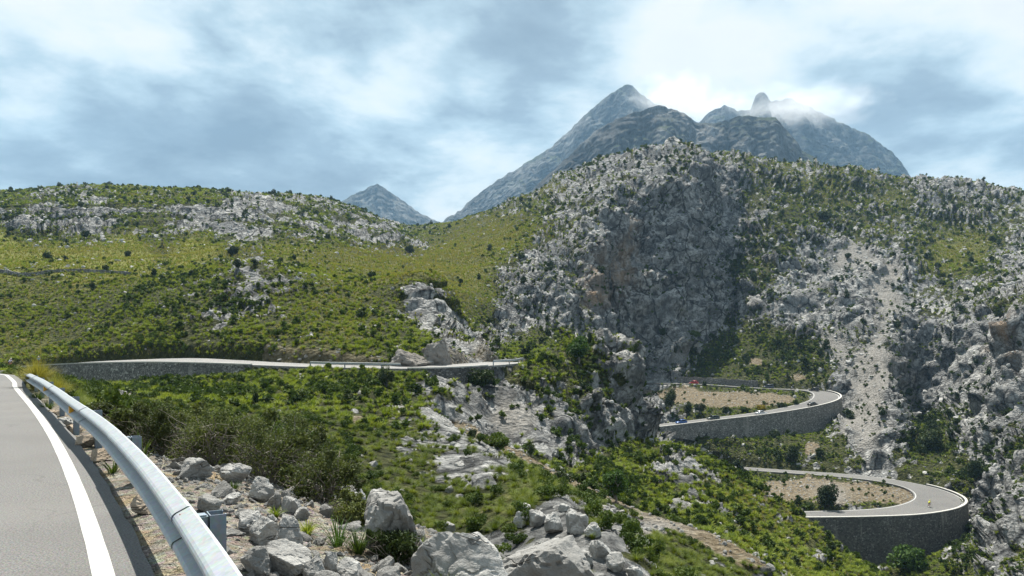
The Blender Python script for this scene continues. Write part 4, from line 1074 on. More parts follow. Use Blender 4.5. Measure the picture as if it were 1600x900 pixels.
def branch_paths(R, seed, n=7, r0=0.03, wig=0.12, stem=True):
    r = np.random.default_rng(seed); out = []
    for b in range(n):
        a = r.uniform(0, 2 * math.pi); tgt = np.array([math.cos(a) * R[0] * r.uniform(.3, .85), math.sin(a) * R[1] * r.uniform(.3, .85), R[2] * r.uniform(.7, 1.5)])
        k = 8; t = np.linspace(0, 1, k)[:, None]
        P = tgt * t * np.array([1, 1, 1]) + np.concatenate([r.normal(size=(k, 3)) * wig * R[2] * t], 0)
        P[0] = [r.normal() * r0, r.normal() * r0, -0.1 * R[2]]
        out.append((P, r0 * (1 - 0.8 * t[:, 0])))
        for c in range(2):
            j = r.integers(2, k - 2); d = r.normal(size=3) * R[2] * 0.35; d[2] = abs(d[2]) * .6
            tt = np.linspace(0, 1, 5)[:, None]
            Q = P[j] + d * tt + r.normal(size=(5, 3)) * wig * .5 * R[2] * tt
            out.append((Q, r0 * .5 * (1 - 0.8 * tt[:, 0])))
    return out
PROTO = bpy.data.collections.new('plant_patterns')   # patterns used only as scatter instances
def proto(name, V, F, mat):
    o = bpy.data.objects.new(name, mesh_np(name, V, F, mat, False)); PROTO.objects.link(o); return o

def scatter(name, protos, P, sc, tilt, label=None):
    """one stuff object: every vertex carries an instance of a pattern"""
    n = len(P)
    me = bpy.data.meshes.new(name); me.vertices.add(n)
    me.vertices.foreach_set('co', np.ascontiguousarray(P, np.float32).ravel())
    a = me.attributes.new('size', 'FLOAT_VECTOR', 'POINT'); a.data.foreach_set('vector', np.ascontiguousarray(sc, np.float32).ravel())
    a = me.attributes.new('turn', 'FLOAT_VECTOR', 'POINT'); a.data.foreach_set('vector', np.ascontiguousarray(tilt, np.float32).ravel())
    a = me.attributes.new('pick', 'INT', 'POINT'); a.data.foreach_set('value', rng.integers(0, len(protos), n).astype(np.int32))
    o = tag(obj(name, me), label, kind='stuff')
    ng = bpy.data.node_groups.new(name, 'GeometryNodeTree')
    ng.interface.new_socket('Geometry', in_out='INPUT', socket_type='NodeSocketGeometry')
    ng.interface.new_socket('Geometry', in_out='OUTPUT', socket_type='NodeSocketGeometry')
    N = ng.nodes; L = ng.links
    gi = N.new('NodeGroupInput'); go = N.new('NodeGroupOutput'); join = N.new('GeometryNodeJoinGeometry')
    def attr(nm, dt):
        x = N.new('GeometryNodeInputNamedAttribute'); x.data_type = dt; x.inputs[0].default_value = nm; return x.outputs[0]
    for k, p in enumerate(protos):
        ip = N.new('GeometryNodeInstanceOnPoints'); oi = N.new('GeometryNodeObjectInfo')
        oi.inputs[0].default_value = p; oi.inputs[1].default_value = True
        cmp_ = N.new('FunctionNodeCompare'); cmp_.data_type = 'INT'; cmp_.operation = 'EQUAL'
        L.new(attr('pick', 'INT'), cmp_.inputs[2]); cmp_.inputs[3].default_value = k
        e2r = N.new('FunctionNodeEulerToRotation'); L.new(attr('turn', 'FLOAT_VECTOR'), e2r.inputs[0])
        L.new(gi.outputs[0], ip.inputs['Points']); L.new(cmp_.outputs[0], ip.inputs['Selection'])
        L.new(oi.outputs['Geometry'], ip.inputs['Instance']); L.new(e2r.outputs[0], ip.inputs['Rotation']); L.new(attr('size', 'FLOAT_VECTOR'), ip.inputs['Scale'])
        L.new(ip.outputs[0], join.inputs[0])
    L.new(join.outputs[0], go.inputs[0])
    md = o.modifiers.new('scatter', 'NODES'); md.node_group = ng
    return o

# candidate ground quads
A4 = P1.reshape(NU, NR, 3)
qa = A4[:-1, :-1].reshape(-1, 3); qb = A4[1:, :-1].reshape(-1, 3); qc = A4[1:, 1:].reshape(-1, 3); qd = A4[:-1, 1:].reshape(-1, 3)
qarea = 0.5 * (np.linalg.norm(np.cross(qb - qa, qd - qa), axis=1) + np.linalg.norm(np.cross(qb - qc, qd - qc), axis=1))
def qv(a): return a.reshape(NU, NR)[:-1, :-1].ravel()
q_rock, q_soil, q_dry, q_d, q_px, q_py = qv(rock), qv(soil), qv(dryf), qv(fd), qv(fpx), qv(fpy)
q_vis = np.clip(qv(tvis.ravel()), 0.0, 1); q_rd = qv(trd.ravel()); q_td = qv(ttd.ravel()); q_scree = qv(scree); q_nz = qv(N1[:, 2]); q_big = qv(big); q_rf = qv(rockf); q_med = qv(med)
q_verge = qv(verge)
inview = (q_px > -120) & (q_px < 1720)
def place(dens, cap=None):
    lam = qarea * dens * np.where(q_vis > 0.5, 1.0, 0.12) * inview
    if cap and lam.sum() > cap: lam *= cap / lam.sum()
    n = rng.poisson(np.minimum(lam, 6)); idx = np.repeat(np.arange(len(lam)), n)
    u, v = rng.random(len(idx))[:, None], rng.random(len(idx))[:, None]
    P = qa[idx] * (1 - u) * (1 - v) + qb[idx] * u * (1 - v) + qc[idx] * u * v + qd[idx] * (1 - u) * v
    return idx, P
def turns(n, t=0.15):
    return np.stack([rng.normal(0, t, n), rng.normal(0, t, n), rng.uniform(0, 6.283, n)], 1)
def sizes(n, lo, hi, dist=None, flat=(0.8, 1.2)):
    s = np.exp(rng.uniform(math.log(lo), math.log(hi), n))
    return np.stack([s * rng.uniform(.85, 1.15, n), s * rng.uniform(.85, 1.15, n), s * rng.uniform(*flat, n)], 1)
offroad = (q_rd > 1.2) & (q_td > 1.9) & (q_d > 17)
veg = np.clip(1 - q_rock * 1.05, 0, 1) * (1 - np.clip(q_soil * 1.1, 0, 1)) * offroad
clump = sstep(q_big + q_med * .5, -0.55, 0.5)
T1 = [proto('tussock_a%d' % i, *tussock_arrays(46, 0.85, 0.72, 0.085, 40 + i, 2), F_TUSS) for i in range(3)]
T2 = [proto('tussock_n%d' % i, *tussock_arrays(110, 0.9, 0.85, 0.035, 50 + i, 3), F_TUSSN) for i in range(3)]
T3 = [proto('tussock_d%d' % i, *tussock_arrays(34, 1.0, 0.55, 0.085, 60 + i, 2), F_DRY) for i in range(2)]
B1 = [proto('shrub_a%d' % i, *leafcloud(110, (.55, .55, .42), 0.17, 70 + i, 6), F_SHRUB) for i in range(3)]
B2 = [proto('shrub_n%d' % i, *leafcloud(520, (.55, .55, .42), 0.075, 80 + i, 9), F_SHRUB) for i in range(3)]
B3 = [proto('bush_d%d' % i, *leafcloud(260, (.55, .55, .5), 0.13, 90 + i, 9), F_DARK) for i in range(3)]
fall = np.clip(170 / q_d, 0.12, 1.6)
# tussock grass on the slopes
dn = veg * (0.25 + 0.75 * clump)
near_ = q_d < 72
clear = np.clip(sum(np.exp(-(((q_px - a) / b) ** 2 + ((q_py - c) / d) ** 2)) for a, c, b, d in [(720, 425, 55, 65), (640, 408, 80, 22), (540, 405, 80, 18), (100, 396, 150, 14), (300, 398, 140, 13), (770, 360, 80, 32), (620, 420, 50, 20), (1500, 395, 60, 10), (860, 300, 40, 14)]), 0, 1)
i_, P_ = place(dn * 1.7 * (~near_) * fall ** 1.25 * (1 - q_dry * .35) * (1 - .7 * clear), 170000)
scatter('tussock_grass', T1, P_, sizes(len(P_), .45, 1.05) * np.clip(q_d[i_] / 230, 1, 1.7)[:, None], turns(len(P_)), 'yellow green tussock grass covering the slopes')
i_, P_ = place(dn * 4.5 * near_, 45000)
scatter('near_tussock_grass', T2, P_, sizes(len(P_), .3, .8, None, (.6, .95)), turns(len(P_)), 'coarse green tussock grass in the gully below the near road')
i_, P_ = place(veg * np.maximum(sstep(q_dry, .22, .75), clear * 1.6) * 1.1 * fall ** 1.1 * (~near_), 60000)
scatter('dry_grass', T3, P_, sizes(len(P_), .3, .75) * np.clip(q_d[i_] / 230, 1, 1.7)[:, None], turns(len(P_)), 'dry yellowish grass on the meadow terraces')
# low evergreen scrub, also rooted in rock clefts
clump2 = sstep(gnoise(np.float32((qa + qc) / 2 / 11) + 91) + q_med * .5, -0.1, 0.55)
dens = offroad * (1 - .72 * np.clip(q_soil * 1.1, 0, 1)) * np.clip(1.0 - 0.66 * q_rock, 0, 1) * (0.10 + 0.90 * clump2)
dark_zone = sum(np.exp(-(((q_px - a) / b) ** 2 + ((q_py - c) / d) ** 2)) for a, c, b, d in [(1180, 560, 110, 30), (1180, 700, 120, 30), (470, 600, 260, 28), (1450, 690, 50, 40), (950, 755, 80, 30), (950, 610, 70, 50), (1480, 860, 70, 40), (400, 670, 140, 50), (700, 800, 70, 30), (1540, 740, 50, 30), (300, 480, 90, 50), (1150, 420, 50, 50)])
dens = dens * (0.45 + 1.9 * np.clip(dark_zone, 0, 1)) * (1 - .8 * sstep(q_dry, .55, .9)) * (1 - .96 * clear) * np.where((q_px < 740) & (q_d > 104), .78, 1.0)
i_, P_ = place(dens * 0.75 * (~near_) * fall, 80000)
scatter('evergreen_scrub', B1, P_, sizes(len(P_), .8, 2.1) * np.clip(q_d[i_] / 300, .8, 1.5)[:, None], turns(len(P_), .1), 'low green scrub scattered over the rocky slopes')
i_, P_ = place(dens * 1.3 * near_, 14000)
scatter('near_evergreen_scrub', B2, P_, sizes(len(P_), .5, 1.3), turns(len(P_), .1), 'low leafy scrub in the gully below the near road')
i_, P_ = place(offroad * (1 - q_soil) * (0.3 + clump2) * np.clip(1.1 - .75 * q_rock, 0, 1) * np.where(q_px < 740, .3, 1.0) * (1 - clear) * (0.4 + 1.5 * np.clip(dark_zone, 0, 1)) * 0.020 * fall ** .5 * (q_d > 60), 9000)
scatter('dark_bushes', B3, P_, sizes(len(P_), 1.1, 3.0) * np.clip(q_d[i_] / 200, .6, 1.5)[:, None], turns(len(P_), .08), 'small dark bushes dotted over the far slopes')

# ------------------------------------------------------------------ loose limestone on the slopes
def lump(seed, sub=2, planes=9, rough=.12, flat=.75):
    r = np.random.default_rng(seed)
    bm = bmesh.new(); bmesh.ops.create_icosphere(bm, subdivisions=sub, radius=1.0)
    V = np.array([v.co for v in bm.verts]); F = np.array([[v.index for v in f.verts] for f in bm.faces]); bm.free()
    n = r.normal(size=(planes, 3)); n /= np.linalg.norm(n, axis=1)[:, None]
    h = r.uniform(0.42, 0.88, planes)
    dots = V @ n.T
    lim = np.where(dots > 0.05, h / np.maximum(dots, .05), 9)
    rad = np.minimum(1.0, lim.min(1))
    V = V * rad[:, None]
    V = V + V * (gnoise(V * 1.7 + seed) * rough + gnoise(V * 4 + seed) * rough * .5)[:, None]
    V *= np.array([r.uniform(.85, 1.2), r.uniform(.75, 1.1), flat * r.uniform(.8, 1.15)])
    return V, F
def rock_material(name, fine, warm=0.0):
    m, T = new_mat(name)
    co = T.n('ShaderNodeTexCoord').outputs['Object']
    oi = T.n('ShaderNodeObjectInfo').outputs['Random']
    off = T.n('ShaderNodeCombineXYZ', {0: T.math('MULTIPLY', oi, 37.0), 1: T.math('MULTIPLY', oi, 11.0), 2: 0.0}).outputs[0]
    c2 = T.n('ShaderNodeVectorMath', {0: co, 1: off}, operation='ADD').outputs[0]
    c = limestone(T, c2, fine)
    c = T.mix(0.36, c, rgb(0.74, 0.72, 0.68))
    c = T.mix(T.smooth(oi, 0.5, 1.0, 0.0, 0.35), c, rgb(0.30, 0.295, 0.28))
    if warm: c = T.mix(warm, c, rgb(0.48, 0.34, 0.20))
    cn = T.noise(T.n('ShaderNodeMapping', {'Vector': c2, 'Scale': (0.5, 0.7, 1.3), 'Rotation': (0.5, 0.3, 0.0)}).outputs[0], .55 * fine, 3, 0.6, 1.2)
    vr0 = T.math('ABSOLUTE', T.math('SUBTRACT', cn, 0.5))
    vr = T.math('ADD', vr0, T.smooth(T.noise(c2, .4 * fine, 2, .5), 0.45, 0.6, 0.05, 0.0))
    c = T.mix(T.smooth(vr, 0.010, 0.002, 0.0, 0.65), c, rgb(0.07, 0.065, 0.06))
    h = T.math('ADD', T.noise(c2, 2.2 * fine, 8, 0.7, .3), T.math('MULTIPLY', T.smooth(vr, 0.0, 0.02), 0.4))
    finish(T, c, 0.92, bump(T, h, 0.9, 0.35 / fine), 0.1)
    return m
MAT_ROCKF = rock_material('slope_limestone', 1.2)
MAT_ROCKN = rock_material('boulder_limestone', 4.0)
MAT_ROCKW = rock_material('ochre_limestone', 4.0, 0.55)
MAT_ROCKB = rock_material('brown_limestone', 1.6, 0.0)
for n_ in MAT_ROCKB.node_tree.nodes:
    if n_.type == 'BSDF_PRINCIPLED':
        T_ = NT(MAT_ROCKB.node_tree); lk = n_.inputs['Base Color'].links[0].from_socket
        T_.set(n_.inputs['Base Color'], T_.mix(0.65, lk, rgb(0.17, 0.145, 0.12)))
        break
L1 = [proto('lump_%d' % i, *lump(300 + i, 2, 8, .2, .75), MAT_ROCKF) for i in range(5)]
dens = offroad * (1 - np.clip(q_soil, 0, 1) * .9) * np.clip(q_rf * 1.2 - .05, 0, 1) * (0.15 + .85 * sstep(q_med + q_big, -.3, .6)) * (1 - .75 * q_scree) * sstep(q_nz, .45, .75) * (1 - .6 * sstep(q_rf, .7, .9))
i_, P_ = place((dens * 0.26 + offroad * (1 - q_soil) * (1 - clear) * .14 * sstep(q_med + q_big * .6, -.1, .5) * sstep(q_nz, .3, .6)) * fall ** 1.1, 80000)
tl = turns(len(P_), .5)
scatter('limestone_outcrops', L1, P_ - [0, 0, .1], sizes(len(P_), .16, .95, None, (.6, 1.2)) * np.clip(q_d[i_] / 200, .6, 1.6)[:, None], tl, 'pale limestone lumps sticking out of the scrub')
# stones on the near verge and soil islands
i_, P_ = place(q_verge * 130.0 * (q_d < 15) * (q_px > 60) * (q_px < 900) * (0.25 + .75 * sstep(q_med, -.3, .3)), 26000)
sv2 = side_of(P_[:, :2].astype(float), RAILX)
k_ = sv2 > 0.35
L2 = [proto('chip_%d' % i, *lump(340 + i, 1, 6, .15, .6), MAT_ROCKN) for i in range(4)]
scatter('verge_stones', L2, P_[k_], sizes(k_.sum(), .010, .075, None, (.6, 1.1)), turns(k_.sum(), .5), 'small loose stones on the roadside verge')
i_, P_ = place(np.clip(q_soil, 0, 1) * (q_rd > 0.6) * (q_d > 50) * 0.5 * fall, 7000)
scatter('soil_stones', L1[:3], P_, sizes(len(P_), .10, .4, None, (.6, 1.1)), turns(len(P_), .5), 'stones lying on the bare soil of track and hairpin islands')
i_, P_ = place(q_verge * 3.0 * (q_d < 14) * (q_px > 200) * (q_px < 760), 700)
sv2 = side_of(P_[:, :2].astype(float), RAILX); k_ = sv2 > 0.55
L3 = [proto('rubble_%d' % i, *lump(360 + i, 3, 8, .12, .7), MAT_ROCKN) for i in range(5)]
scatter('verge_rubble', L3, P_[k_], sizes(k_.sum(), .05, .17, None, (.6, 1.1)), turns(k_.sum(), .5), 'angular limestone rubble between the boulders behind the rail')
print('scatter counts', [(o.name, len(o.data.vertices)) for o in bpy.data.objects if o.modifiers])

# ------------------------------------------------------------------ single bushes and trees one can point at
def bush_thing(name, label, cat, base, w, h, mat, n=1500, leaf=None, clumps=14, seed=0, trunk=0.0, group=None, depth=None):
    root = empty(name, tuple(map(float, base)), 0)
    R = np.array([w / 2, (depth or w) / 2, max(h - trunk, .1) / 1.75])
    leaf = leaf or w * 0.06
    V, F = leafcloud(n, R, leaf, seed, clumps, 0.0, .45)
    V[:, 2] += trunk
    obj('crown', mesh_np('crown', V, F, mat, False), root)
    paths = branch_paths(np.array([R[0], R[1], R[2]]), seed + 1, 6, w * 0.022)
    if trunk:
        for P, r in paths: P[:, 2] += trunk
        paths.append((np.array([[0, 0, -.3], [0.03 * w, 0, trunk * .5], [0, 0.02 * w, trunk + R[2] * .3]]), np.array([w * .05, w * .04, w * .03])))
    V, F = limb_tubes(paths)
    obj('trunk', mesh_np('trunk', V, F, MAT_BARK), root)
    tag(root, label, cat, group)
    return root
BUSHES = [
 (1047, 658, 26, 44, F_DARK, 'tree', 'tall dark tree on the bare soil inside the upper hairpin', 3, 250, 330),
 (1294, 792, 42, 40, F_DARK, 'bush', 'big dark bush on the soil island inside the lower hairpin', 0, 150, 215),
 (962, 786, 52, 58, F_BRIGHT, 'tree', 'bright green pine beside the old track under the crag', 1, 60, 110),
 (905, 568, 46, 44, F_BRIGHT, 'tree', 'rounded green tree on the saddle left of the crag top', 1, 110, 170),
 (878, 786, 40, 30, F_DARK, 'bush', 'dark bush on the lower edge of the old track', 0, 60, 110),
 (829, 714, 17, 24, F_SHRUB, 'bush', 'small round bush at the uphill edge of the old track', 0, 60, 110),
 (602, 606, 30, 36, F_DARK, 'bush', 'dark bush just below the left road guard rail', 0, 85, 108),
 (752, 604, 64, 32, F_DARK, 'bush', 'wide dark bush overhanging the cliff where the left road ends', 0, 95, 120),
 (362, 400, 23, 15, F_DARK, 'bush', 'larger dark round bush alone on the left meadow', 0, 180, 340),
 (201, 403, 13, 12, F_DARK, 'bush', 'small dark bush alone on the left meadow', 0, 180, 340),
 (375, 427, 18, 18, F_DARK, 'bush', 'dark bush on top of the rocky knoll', 0, 150, 215),
 (1289, 346, 26, 15, F_DARK, 'bush', 'dark bush high on the right shoulder of the massif', 0, 350, 520),
 (1418, 895, 66, 42, F_BRIGHT, 'bush', 'bright green bush at the foot of the tall hairpin wall', 0, 130, 185),
 (1455, 704, 44, 36, F_DARK, 'bush', 'dark bush in the gorge right of the grey slab', 0, 200, 330),
 (1532, 752, 44, 32, F_DARK, 'bush', 'dark bush between rocks on the right gorge side', 0, 150, 260),
 (775, 700, 52, 26, F_SHRUB, 'bush', 'spreading green bush at the top end of the old track', 0, 60, 112),
 (738, 684, 20, 18, F_DARK, 'bush', 'small dark bush where the old track begins', 0, 60, 112),
 (1135, 646, 16, 12, F_DARK, 'bush', 'dark bush by the near leg of the upper hairpin behind the dark green car', 0, 240, 330),
 (1164, 645, 14, 11, F_SHRUB, 'bush', 'dark round bush left of the yellow broom in the upper hairpin', 0, 240, 330),
 (1222, 639, 18, 9, F_DARK, 'bush', 'low dark bush near the inner tip of the upper hairpin', 0, 240, 330),
 (1243, 636, 12, 10, F_SHRUB, 'bush', 'small bush at the inner tip of the upper hairpin', 0, 240, 330),
 (1190, 642, 18, 9, F_BROOM, 'bush', 'yellow flowering broom in the upper hairpin', 0, 240, 330),
 (1095, 648, 22, 16, F_DARK, 'bush', 'dark bush right of the tall tree in the upper hairpin', 0, 240, 330),
 (1075, 652, 18, 20, F_DARK, 'bush', 'dark bush touching the tall tree in the upper hairpin', 0, 240, 330),
 (1264, 800, 24, 14, F_SHRUB, 'bush', 'low green bush left of the big dark bush in the lower hairpin', 0, 150, 215),
 (1237, 722, 26, 26, F_DARK, 'bush', 'dark bush on the slope between the two hairpins', 0, 220, 262),
 (1080, 530, 26, 12, F_SHRUB, 'bush', 'green bush at the foot of the massif above the upper leg', 0, 320, 420),
 (640, 398, 20, 14, F_DARK, 'bush', 'dark bush in the cliff hollow left of the green saddle', 0, 300, 600),
]
for n_, (px, py, w, h, mat, nm, lab, tr, dmin, dmax) in enumerate(BUSHES):
    b = hit(px, py, dmin, dmax); s = b[1] / FOC
    bush_thing(nm, lab, nm, b - [0, 0, .15], w * s, h * s, mat, 2600, max(w * s * .05, .05), 16, 500 + 3 * n_, h * s * .18 if tr else 0.0)
# ================================================================== boulders on the verge
def bhit(px, py):
    return hit(px, py, 1.5, 22)
def boulder_mesh(seed, planes, flat, wobble, sub=5):
    V, F = lump(seed, sub, planes, .06, 1.0)
    # sharp chips and clefts
    c = gnoise(V * 2.1 + seed * 1.7)
    V = V * (1 - 0.10 * sstep(np.abs(c), .10, 0.0))[:, None]
    V = V + V * ((np.abs(gnoise(V * 1.6 + seed * 3)) - .2) * wobble * 2.6 + np.abs(gnoise(V * 3.3 + seed)) * wobble * 1.4 + gnoise(V * 9 + seed) * wobble * .35 + gnoise(V * 21 + seed) * wobble * .16)[:, None]
    return V, F
BOULD = [  # px centre, py base, width px, height px, depth factor, label, warm
 (606, 872, 96, 92, .9, 'large sharp edged pale boulder with a pointed top behind the shrubs', 0),
 (714, 930, 160, 84, .8, 'long cracked white boulder left of the smooth white one', 0),
 (848, 950, 165, 92, .9, 'biggest smooth white boulder at the bottom centre', 0),
 (300, 752, 62, 32, .8, 'flat pale slab nearest the gnarled shrub', 0),
 (360, 758, 50, 30, .9, 'low rough rock right of the flat slab', 0),
 (402, 784, 46, 36, .9, 'blocky pale rock at the shrub edge', 0),
 (429, 800, 24, 26, .9, 'small dark grey rock wedged beside the blocky pale rock', 0),
 (452, 802, 32, 24, .9, 'grey rock under the shrub right of the small dark one', 0),
 (447, 864, 50, 56, .8, 'upright white rock with a bright face', 0),
 (408, 856, 58, 42, .9, 'tilted grey slab leaning on the upright white rock', 0),
 (386, 836, 44, 34, .9, 'rounded tan rock above the tilted slab', 0),
 (440, 902, 82, 46, .8, 'broad flat cream rock low on the verge', 0),
 (394, 900, 52, 42, .9, 'fractured grey rock beside the nearest post', 0),
 (356, 790, 28, 18, .9, 'small dark stone in the rubble', 0),
 (324, 804, 42, 28, .9, 'low stone half buried behind the rail', 0),
 (488, 912, 36, 40, .9, 'pale standing rock right of the broad cream one', 0),
 (516, 902, 24, 36, .9, 'narrow grey rock right of the pale standing rock', 0),
 (541, 915, 44, 34, .9, 'pale rock below the spiky plant', 0),
 (470, 812, 26, 20, .9, 'small grey rock deep under the shrub', 0),
 (545, 800, 46, 40, .9, 'grey rock half hidden by shrub twigs', 0),
 (700, 838, 22, 22, .9, 'small white rock between the sharp boulder and the long cracked one', 0),
 (228, 806, 52, 34, .9, 'flat ochre stone at the foot of the second post', 1),
 (150, 724, 36, 20, .9, 'flat ochre stone at the foot of the third post', 1),
 (128, 700, 40, 20, .9, 'grey and ochre slab between the third and fourth post', 1),
 (106, 680, 30, 14, .9, 'ochre stone at the foot of the fourth post', 1),
 (94, 668, 26, 13, .9, 'low pale stone beyond the fourth post', 0),
 (80, 652, 22, 10, .9, 'low ochre stone at the foot of the fifth post', 1),
 (374, 812, 20, 16, .9, 'small angular stone behind the rail', 0),
 (345, 845, 22, 14, .9, 'small flat stone close behind the rail near the big post', 0),
 (420, 822, 22, 16, .9, 'small pale stone above the upright white rock', 0),
]
for n_, (px, py, w, h, dep, lab, warm) in enumerate(BOULD):
    b = bhit(px, min(py, 899)) if py < 900 else bhit(px, 898)
    # the base may lie below the frame: keep the base row by moving nearer
    if py > 899:
        i = int(np.clip(round((px - U[0]) / (U[1] - U[0])), 0, NU - 1)); c = LANDP[i]
        r = HOR + (EYE - c[:, 2]) * FOC / c[:, 1]
        j = np.where((r <= py) & (c[:, 1] > 1.5))[0][0]; b = np.array(c[j])
    s = b[1] / FOC
    V, F = boulder_mesh(700 + 7 * n_, 11, 1.0, .05, 5 if w > 60 else 4)
    ext = V.max(0) - V.min(0)
    V = (V - (V.max(0) + V.min(0)) / 2) / ext * np.array([w * s, w * s * dep, h * s * 1.25])
    V[:, 2] += h * s * 1.25 * .5 - h * s * .25
    lo = V[:, 2] < 0
    me = mesh_np('boulder', V, F, MAT_ROCKW if warm else MAT_ROCKN, False)
    o = obj('boulder', me, None, tuple(b + [0, w * s * dep * .42, 0]))
    tag(o, lab, 'rock', 'boulders on the verge')
# outcrop blocks on the spur crest
OUT = [(812, 822, 30, 30), (838, 826, 34, 36), (866, 832, 40, 40), (902, 832, 44, 44), (925, 840, 34, 30), (820, 800, 24, 18), (880, 800, 22, 16), (938, 872, 44, 40), (962, 892, 40, 36), (912, 885, 38, 30), (990, 905, 36, 30), (870, 858, 26, 20)]
WORDS = ['leftmost', 'second from the left', 'middle', 'tall', 'right hand', 'small upper left', 'small upper middle', 'lower layered', 'lower right', 'lower left', 'lowest', 'small lower']
# weeds rooted at the foot of the boulders
for n_, (px, py, w_, lab) in enumerate([(560, 866, .3, 'green weeds at the left foot of the sharp boulder'), (655, 868, .26, 'yellow green grass at the right foot of the sharp boulder'), (765, 896, .24, 'grass between the long cracked boulder and the smooth one'), (480, 838, .2, 'small weeds beside the upright white rock'), (365, 768, .18, 'small grass tuft between the flat slab and the low rough rock'), (920, 899, .3, 'green grass right of the biggest smooth boulder'), (335, 822, .14, 'tiny weeds in the rubble behind the rail'), (430, 810, .16, 'weeds among the grey rocks at the shrub edge')]):
    b = bhit(px, py)
    V, F = tussock_arrays(70, w_, w_ * .9, .012, 1900 + n_, 3)
    r_ = empty('grass_tuft', tuple(map(float, b - [0, 0, .02])))
    obj('blades', mesh_np('blades', V, F, F_TUSS if n_ % 2 else F_SHRUB, False), r_)
    tag(r_, lab, 'grass')
for n_, (px, py, w, h) in enumerate(OUT):
    b = hit(px, py, 18, 60); s = b[1] / FOC; w, h = w * .8, h * .72
    V, F = boulder_mesh(900 + 5 * n_, 10, 1.0, .09, 4)
    ext = V.max(0) - V.min(0); V = (V - (V.max(0) + V.min(0)) / 2) / ext * np.array([w * s, w * s, h * s * 1.3]); V[:, 2] += h * s * .4
    tag(obj('outcrop_block', mesh_np('outcrop_block', V, F, MAT_ROCKN, False), None, tuple(b)), WORDS[n_] + ' limestone block of the outcrop below the old track', 'rock', 'limestone outcrop below the track')

# rock knob above the bend where the left road ends
i = at_px('L', 716, 50, nL - 16); Q = RS['L']; T, R = frame2(Q)
for n_, (off, up, sx, sy, sz, lab) in enumerate([(5.2, 0, 3.4, 2.6, 4.3, 'brown grey rock knob cut by the left road beside the short stone wall'), (5.4, -4.6, 2.8, 2.2, 2.4, 'lower left shoulder of rock beside the brown knob above the road')]):
    V, F = boulder_mesh(1810 + n_, 9, 1, .07, 5); V *= [sx, sy, sz]
    p_ = Q[i, :2] - R[i] * off + T[i] * up
    tag(obj('rock_outcrop', mesh_np('rock_outcrop', V, F, MAT_ROCKB, False), None, (float(p_[0]), float(p_[1]), float(Q[i, 2]))), lab, 'rock', 'rock knobs above the left road')
# ------------------------------------------------------------------ shrubs right behind the rail
def near_shrub(base, w, d, h, seed, label, n=5200, leaf=0.03, mat=F_OLIVE, nb=16):
    root = empty('shrub', tuple(map(float, base)))
    R = np.array([w / 2, d / 2, h / 1.75])
    parts_ = [leafcloud(n // 2, R, leaf, seed, 22, -.1, .0, 1.7)]
    rr = np.random.default_rng(seed + 5)
    for q in range(9):     # uneven sprays standing out of the mass
        a = rr.uniform(0, 6.283); k = rr.uniform(.22, .4)
        v_, f_ = leafcloud(n // 18, R * k, leaf, seed + 20 + q, 6, -.3, .0, 1.7)
        parts_.append((v_ + np.array([math.cos(a) * R[0] * rr.uniform(.3, .9), math.sin(a) * R[1] * rr.uniform(.3, .9), h * rr.uniform(.1, .72)]), f_))
    V = np.vstack([p_[0] for p_ in parts_]); F = np.arange(len(V)).reshape(-1, 4)
    obj('leaves', mesh_np('leaves', V, F, mat, False), root)
    paths = branch_paths(R, seed + 1, nb, 0.016, .10)
    # bare twigs reaching out at the sides
    r = np.random.default_rng(seed + 2)
    for k in range(60):
        a = r.uniform(0, 6.283); p0 = np.array([math.cos(a) * R[0] * .3, math.sin(a) * R[1] * .3, r.uniform(.05, .5) * h])
        dv = np.array([math.cos(a) * R[0], math.sin(a) * R[1], r.uniform(-.1, .6) * h]) * r.uniform(.4, .8)
        t = np.linspace(0, 1, 7)[:, None]
        paths.append((p0 + dv * t + r.normal(size=(7, 3)) * .05 * t, .007 * (1 - .7 * t[:, 0])))
    V, F = limb_tubes(paths)
    obj('branches', mesh_np('branches', V, F, MAT_BARK), root)
    return tag(root, label, 'shrub', 'shrubs behind the crash barrier')
NS = [(250, 706, 90, 95, 'olive green shrub behind the second rail post', 13), (330, 738, 120, 125, 'gnarled shrub with bare pale branches beside the second post', 12.0), (420, 752, 130, 125, 'dense twiggy shrub above the blocky rocks', 11.5),
      (505, 800, 120, 125, 'dark twiggy shrub left of the sharp boulder', 10.0), (565, 842, 90, 85, 'low shrub growing against the sharp boulder', 8.8), (205, 668, 80, 50, 'low olive shrub behind the third post', 17), (465, 700, 110, 80, 'loose shrub behind the dense twiggy one', 15.5),
      (375, 690, 120, 80, 'rounded shrub behind the gnarled one', 16), (620, 905, 80, 50, 'dark leafy shrub below the sharp boulder', 7.0), (160, 650, 60, 30, 'small green shrub behind the fourth post', 20), (300, 672, 90, 62, 'green shrub further down the bank behind the rail', 18)]
for n_, (px, py, w, h, lab, d) in enumerate(NS):
    x = (px - 800) / FOC * d; z = ground_z(x, d); s = d / FOC
    zt = EYE - (py - h - HOR) / FOC * d       # surveyed top
    hh = max((zt - z) * .92, .35)
    near_shrub((x, d, z - .05), w * s * 1.15, w * s * 1.1, hh, 1200 + 9 * n_, lab, 8200, .022 if d < 14 else .034, F_DARK if n_ in (8,) else F_OLIVE)
def grass_thing(name, label, base, h, spread, nb, w, mat, seed):
    V, F = tussock_arrays(nb, h, spread, w, seed, 4)
    root = empty(name, tuple(map(float, base)))
    obj('blades', mesh_np('blades', V, F, mat, False), root)
    if mat is F_DRY:
        V2, F2 = tussock_arrays(nb // 3, h * 1.35, spread * .6, w * .5, seed + 1, 4)
        obj('seed_stalks', mesh_np('seed_stalks', V2, F2, mat, False), root)
    return tag(root, label, 'grass')
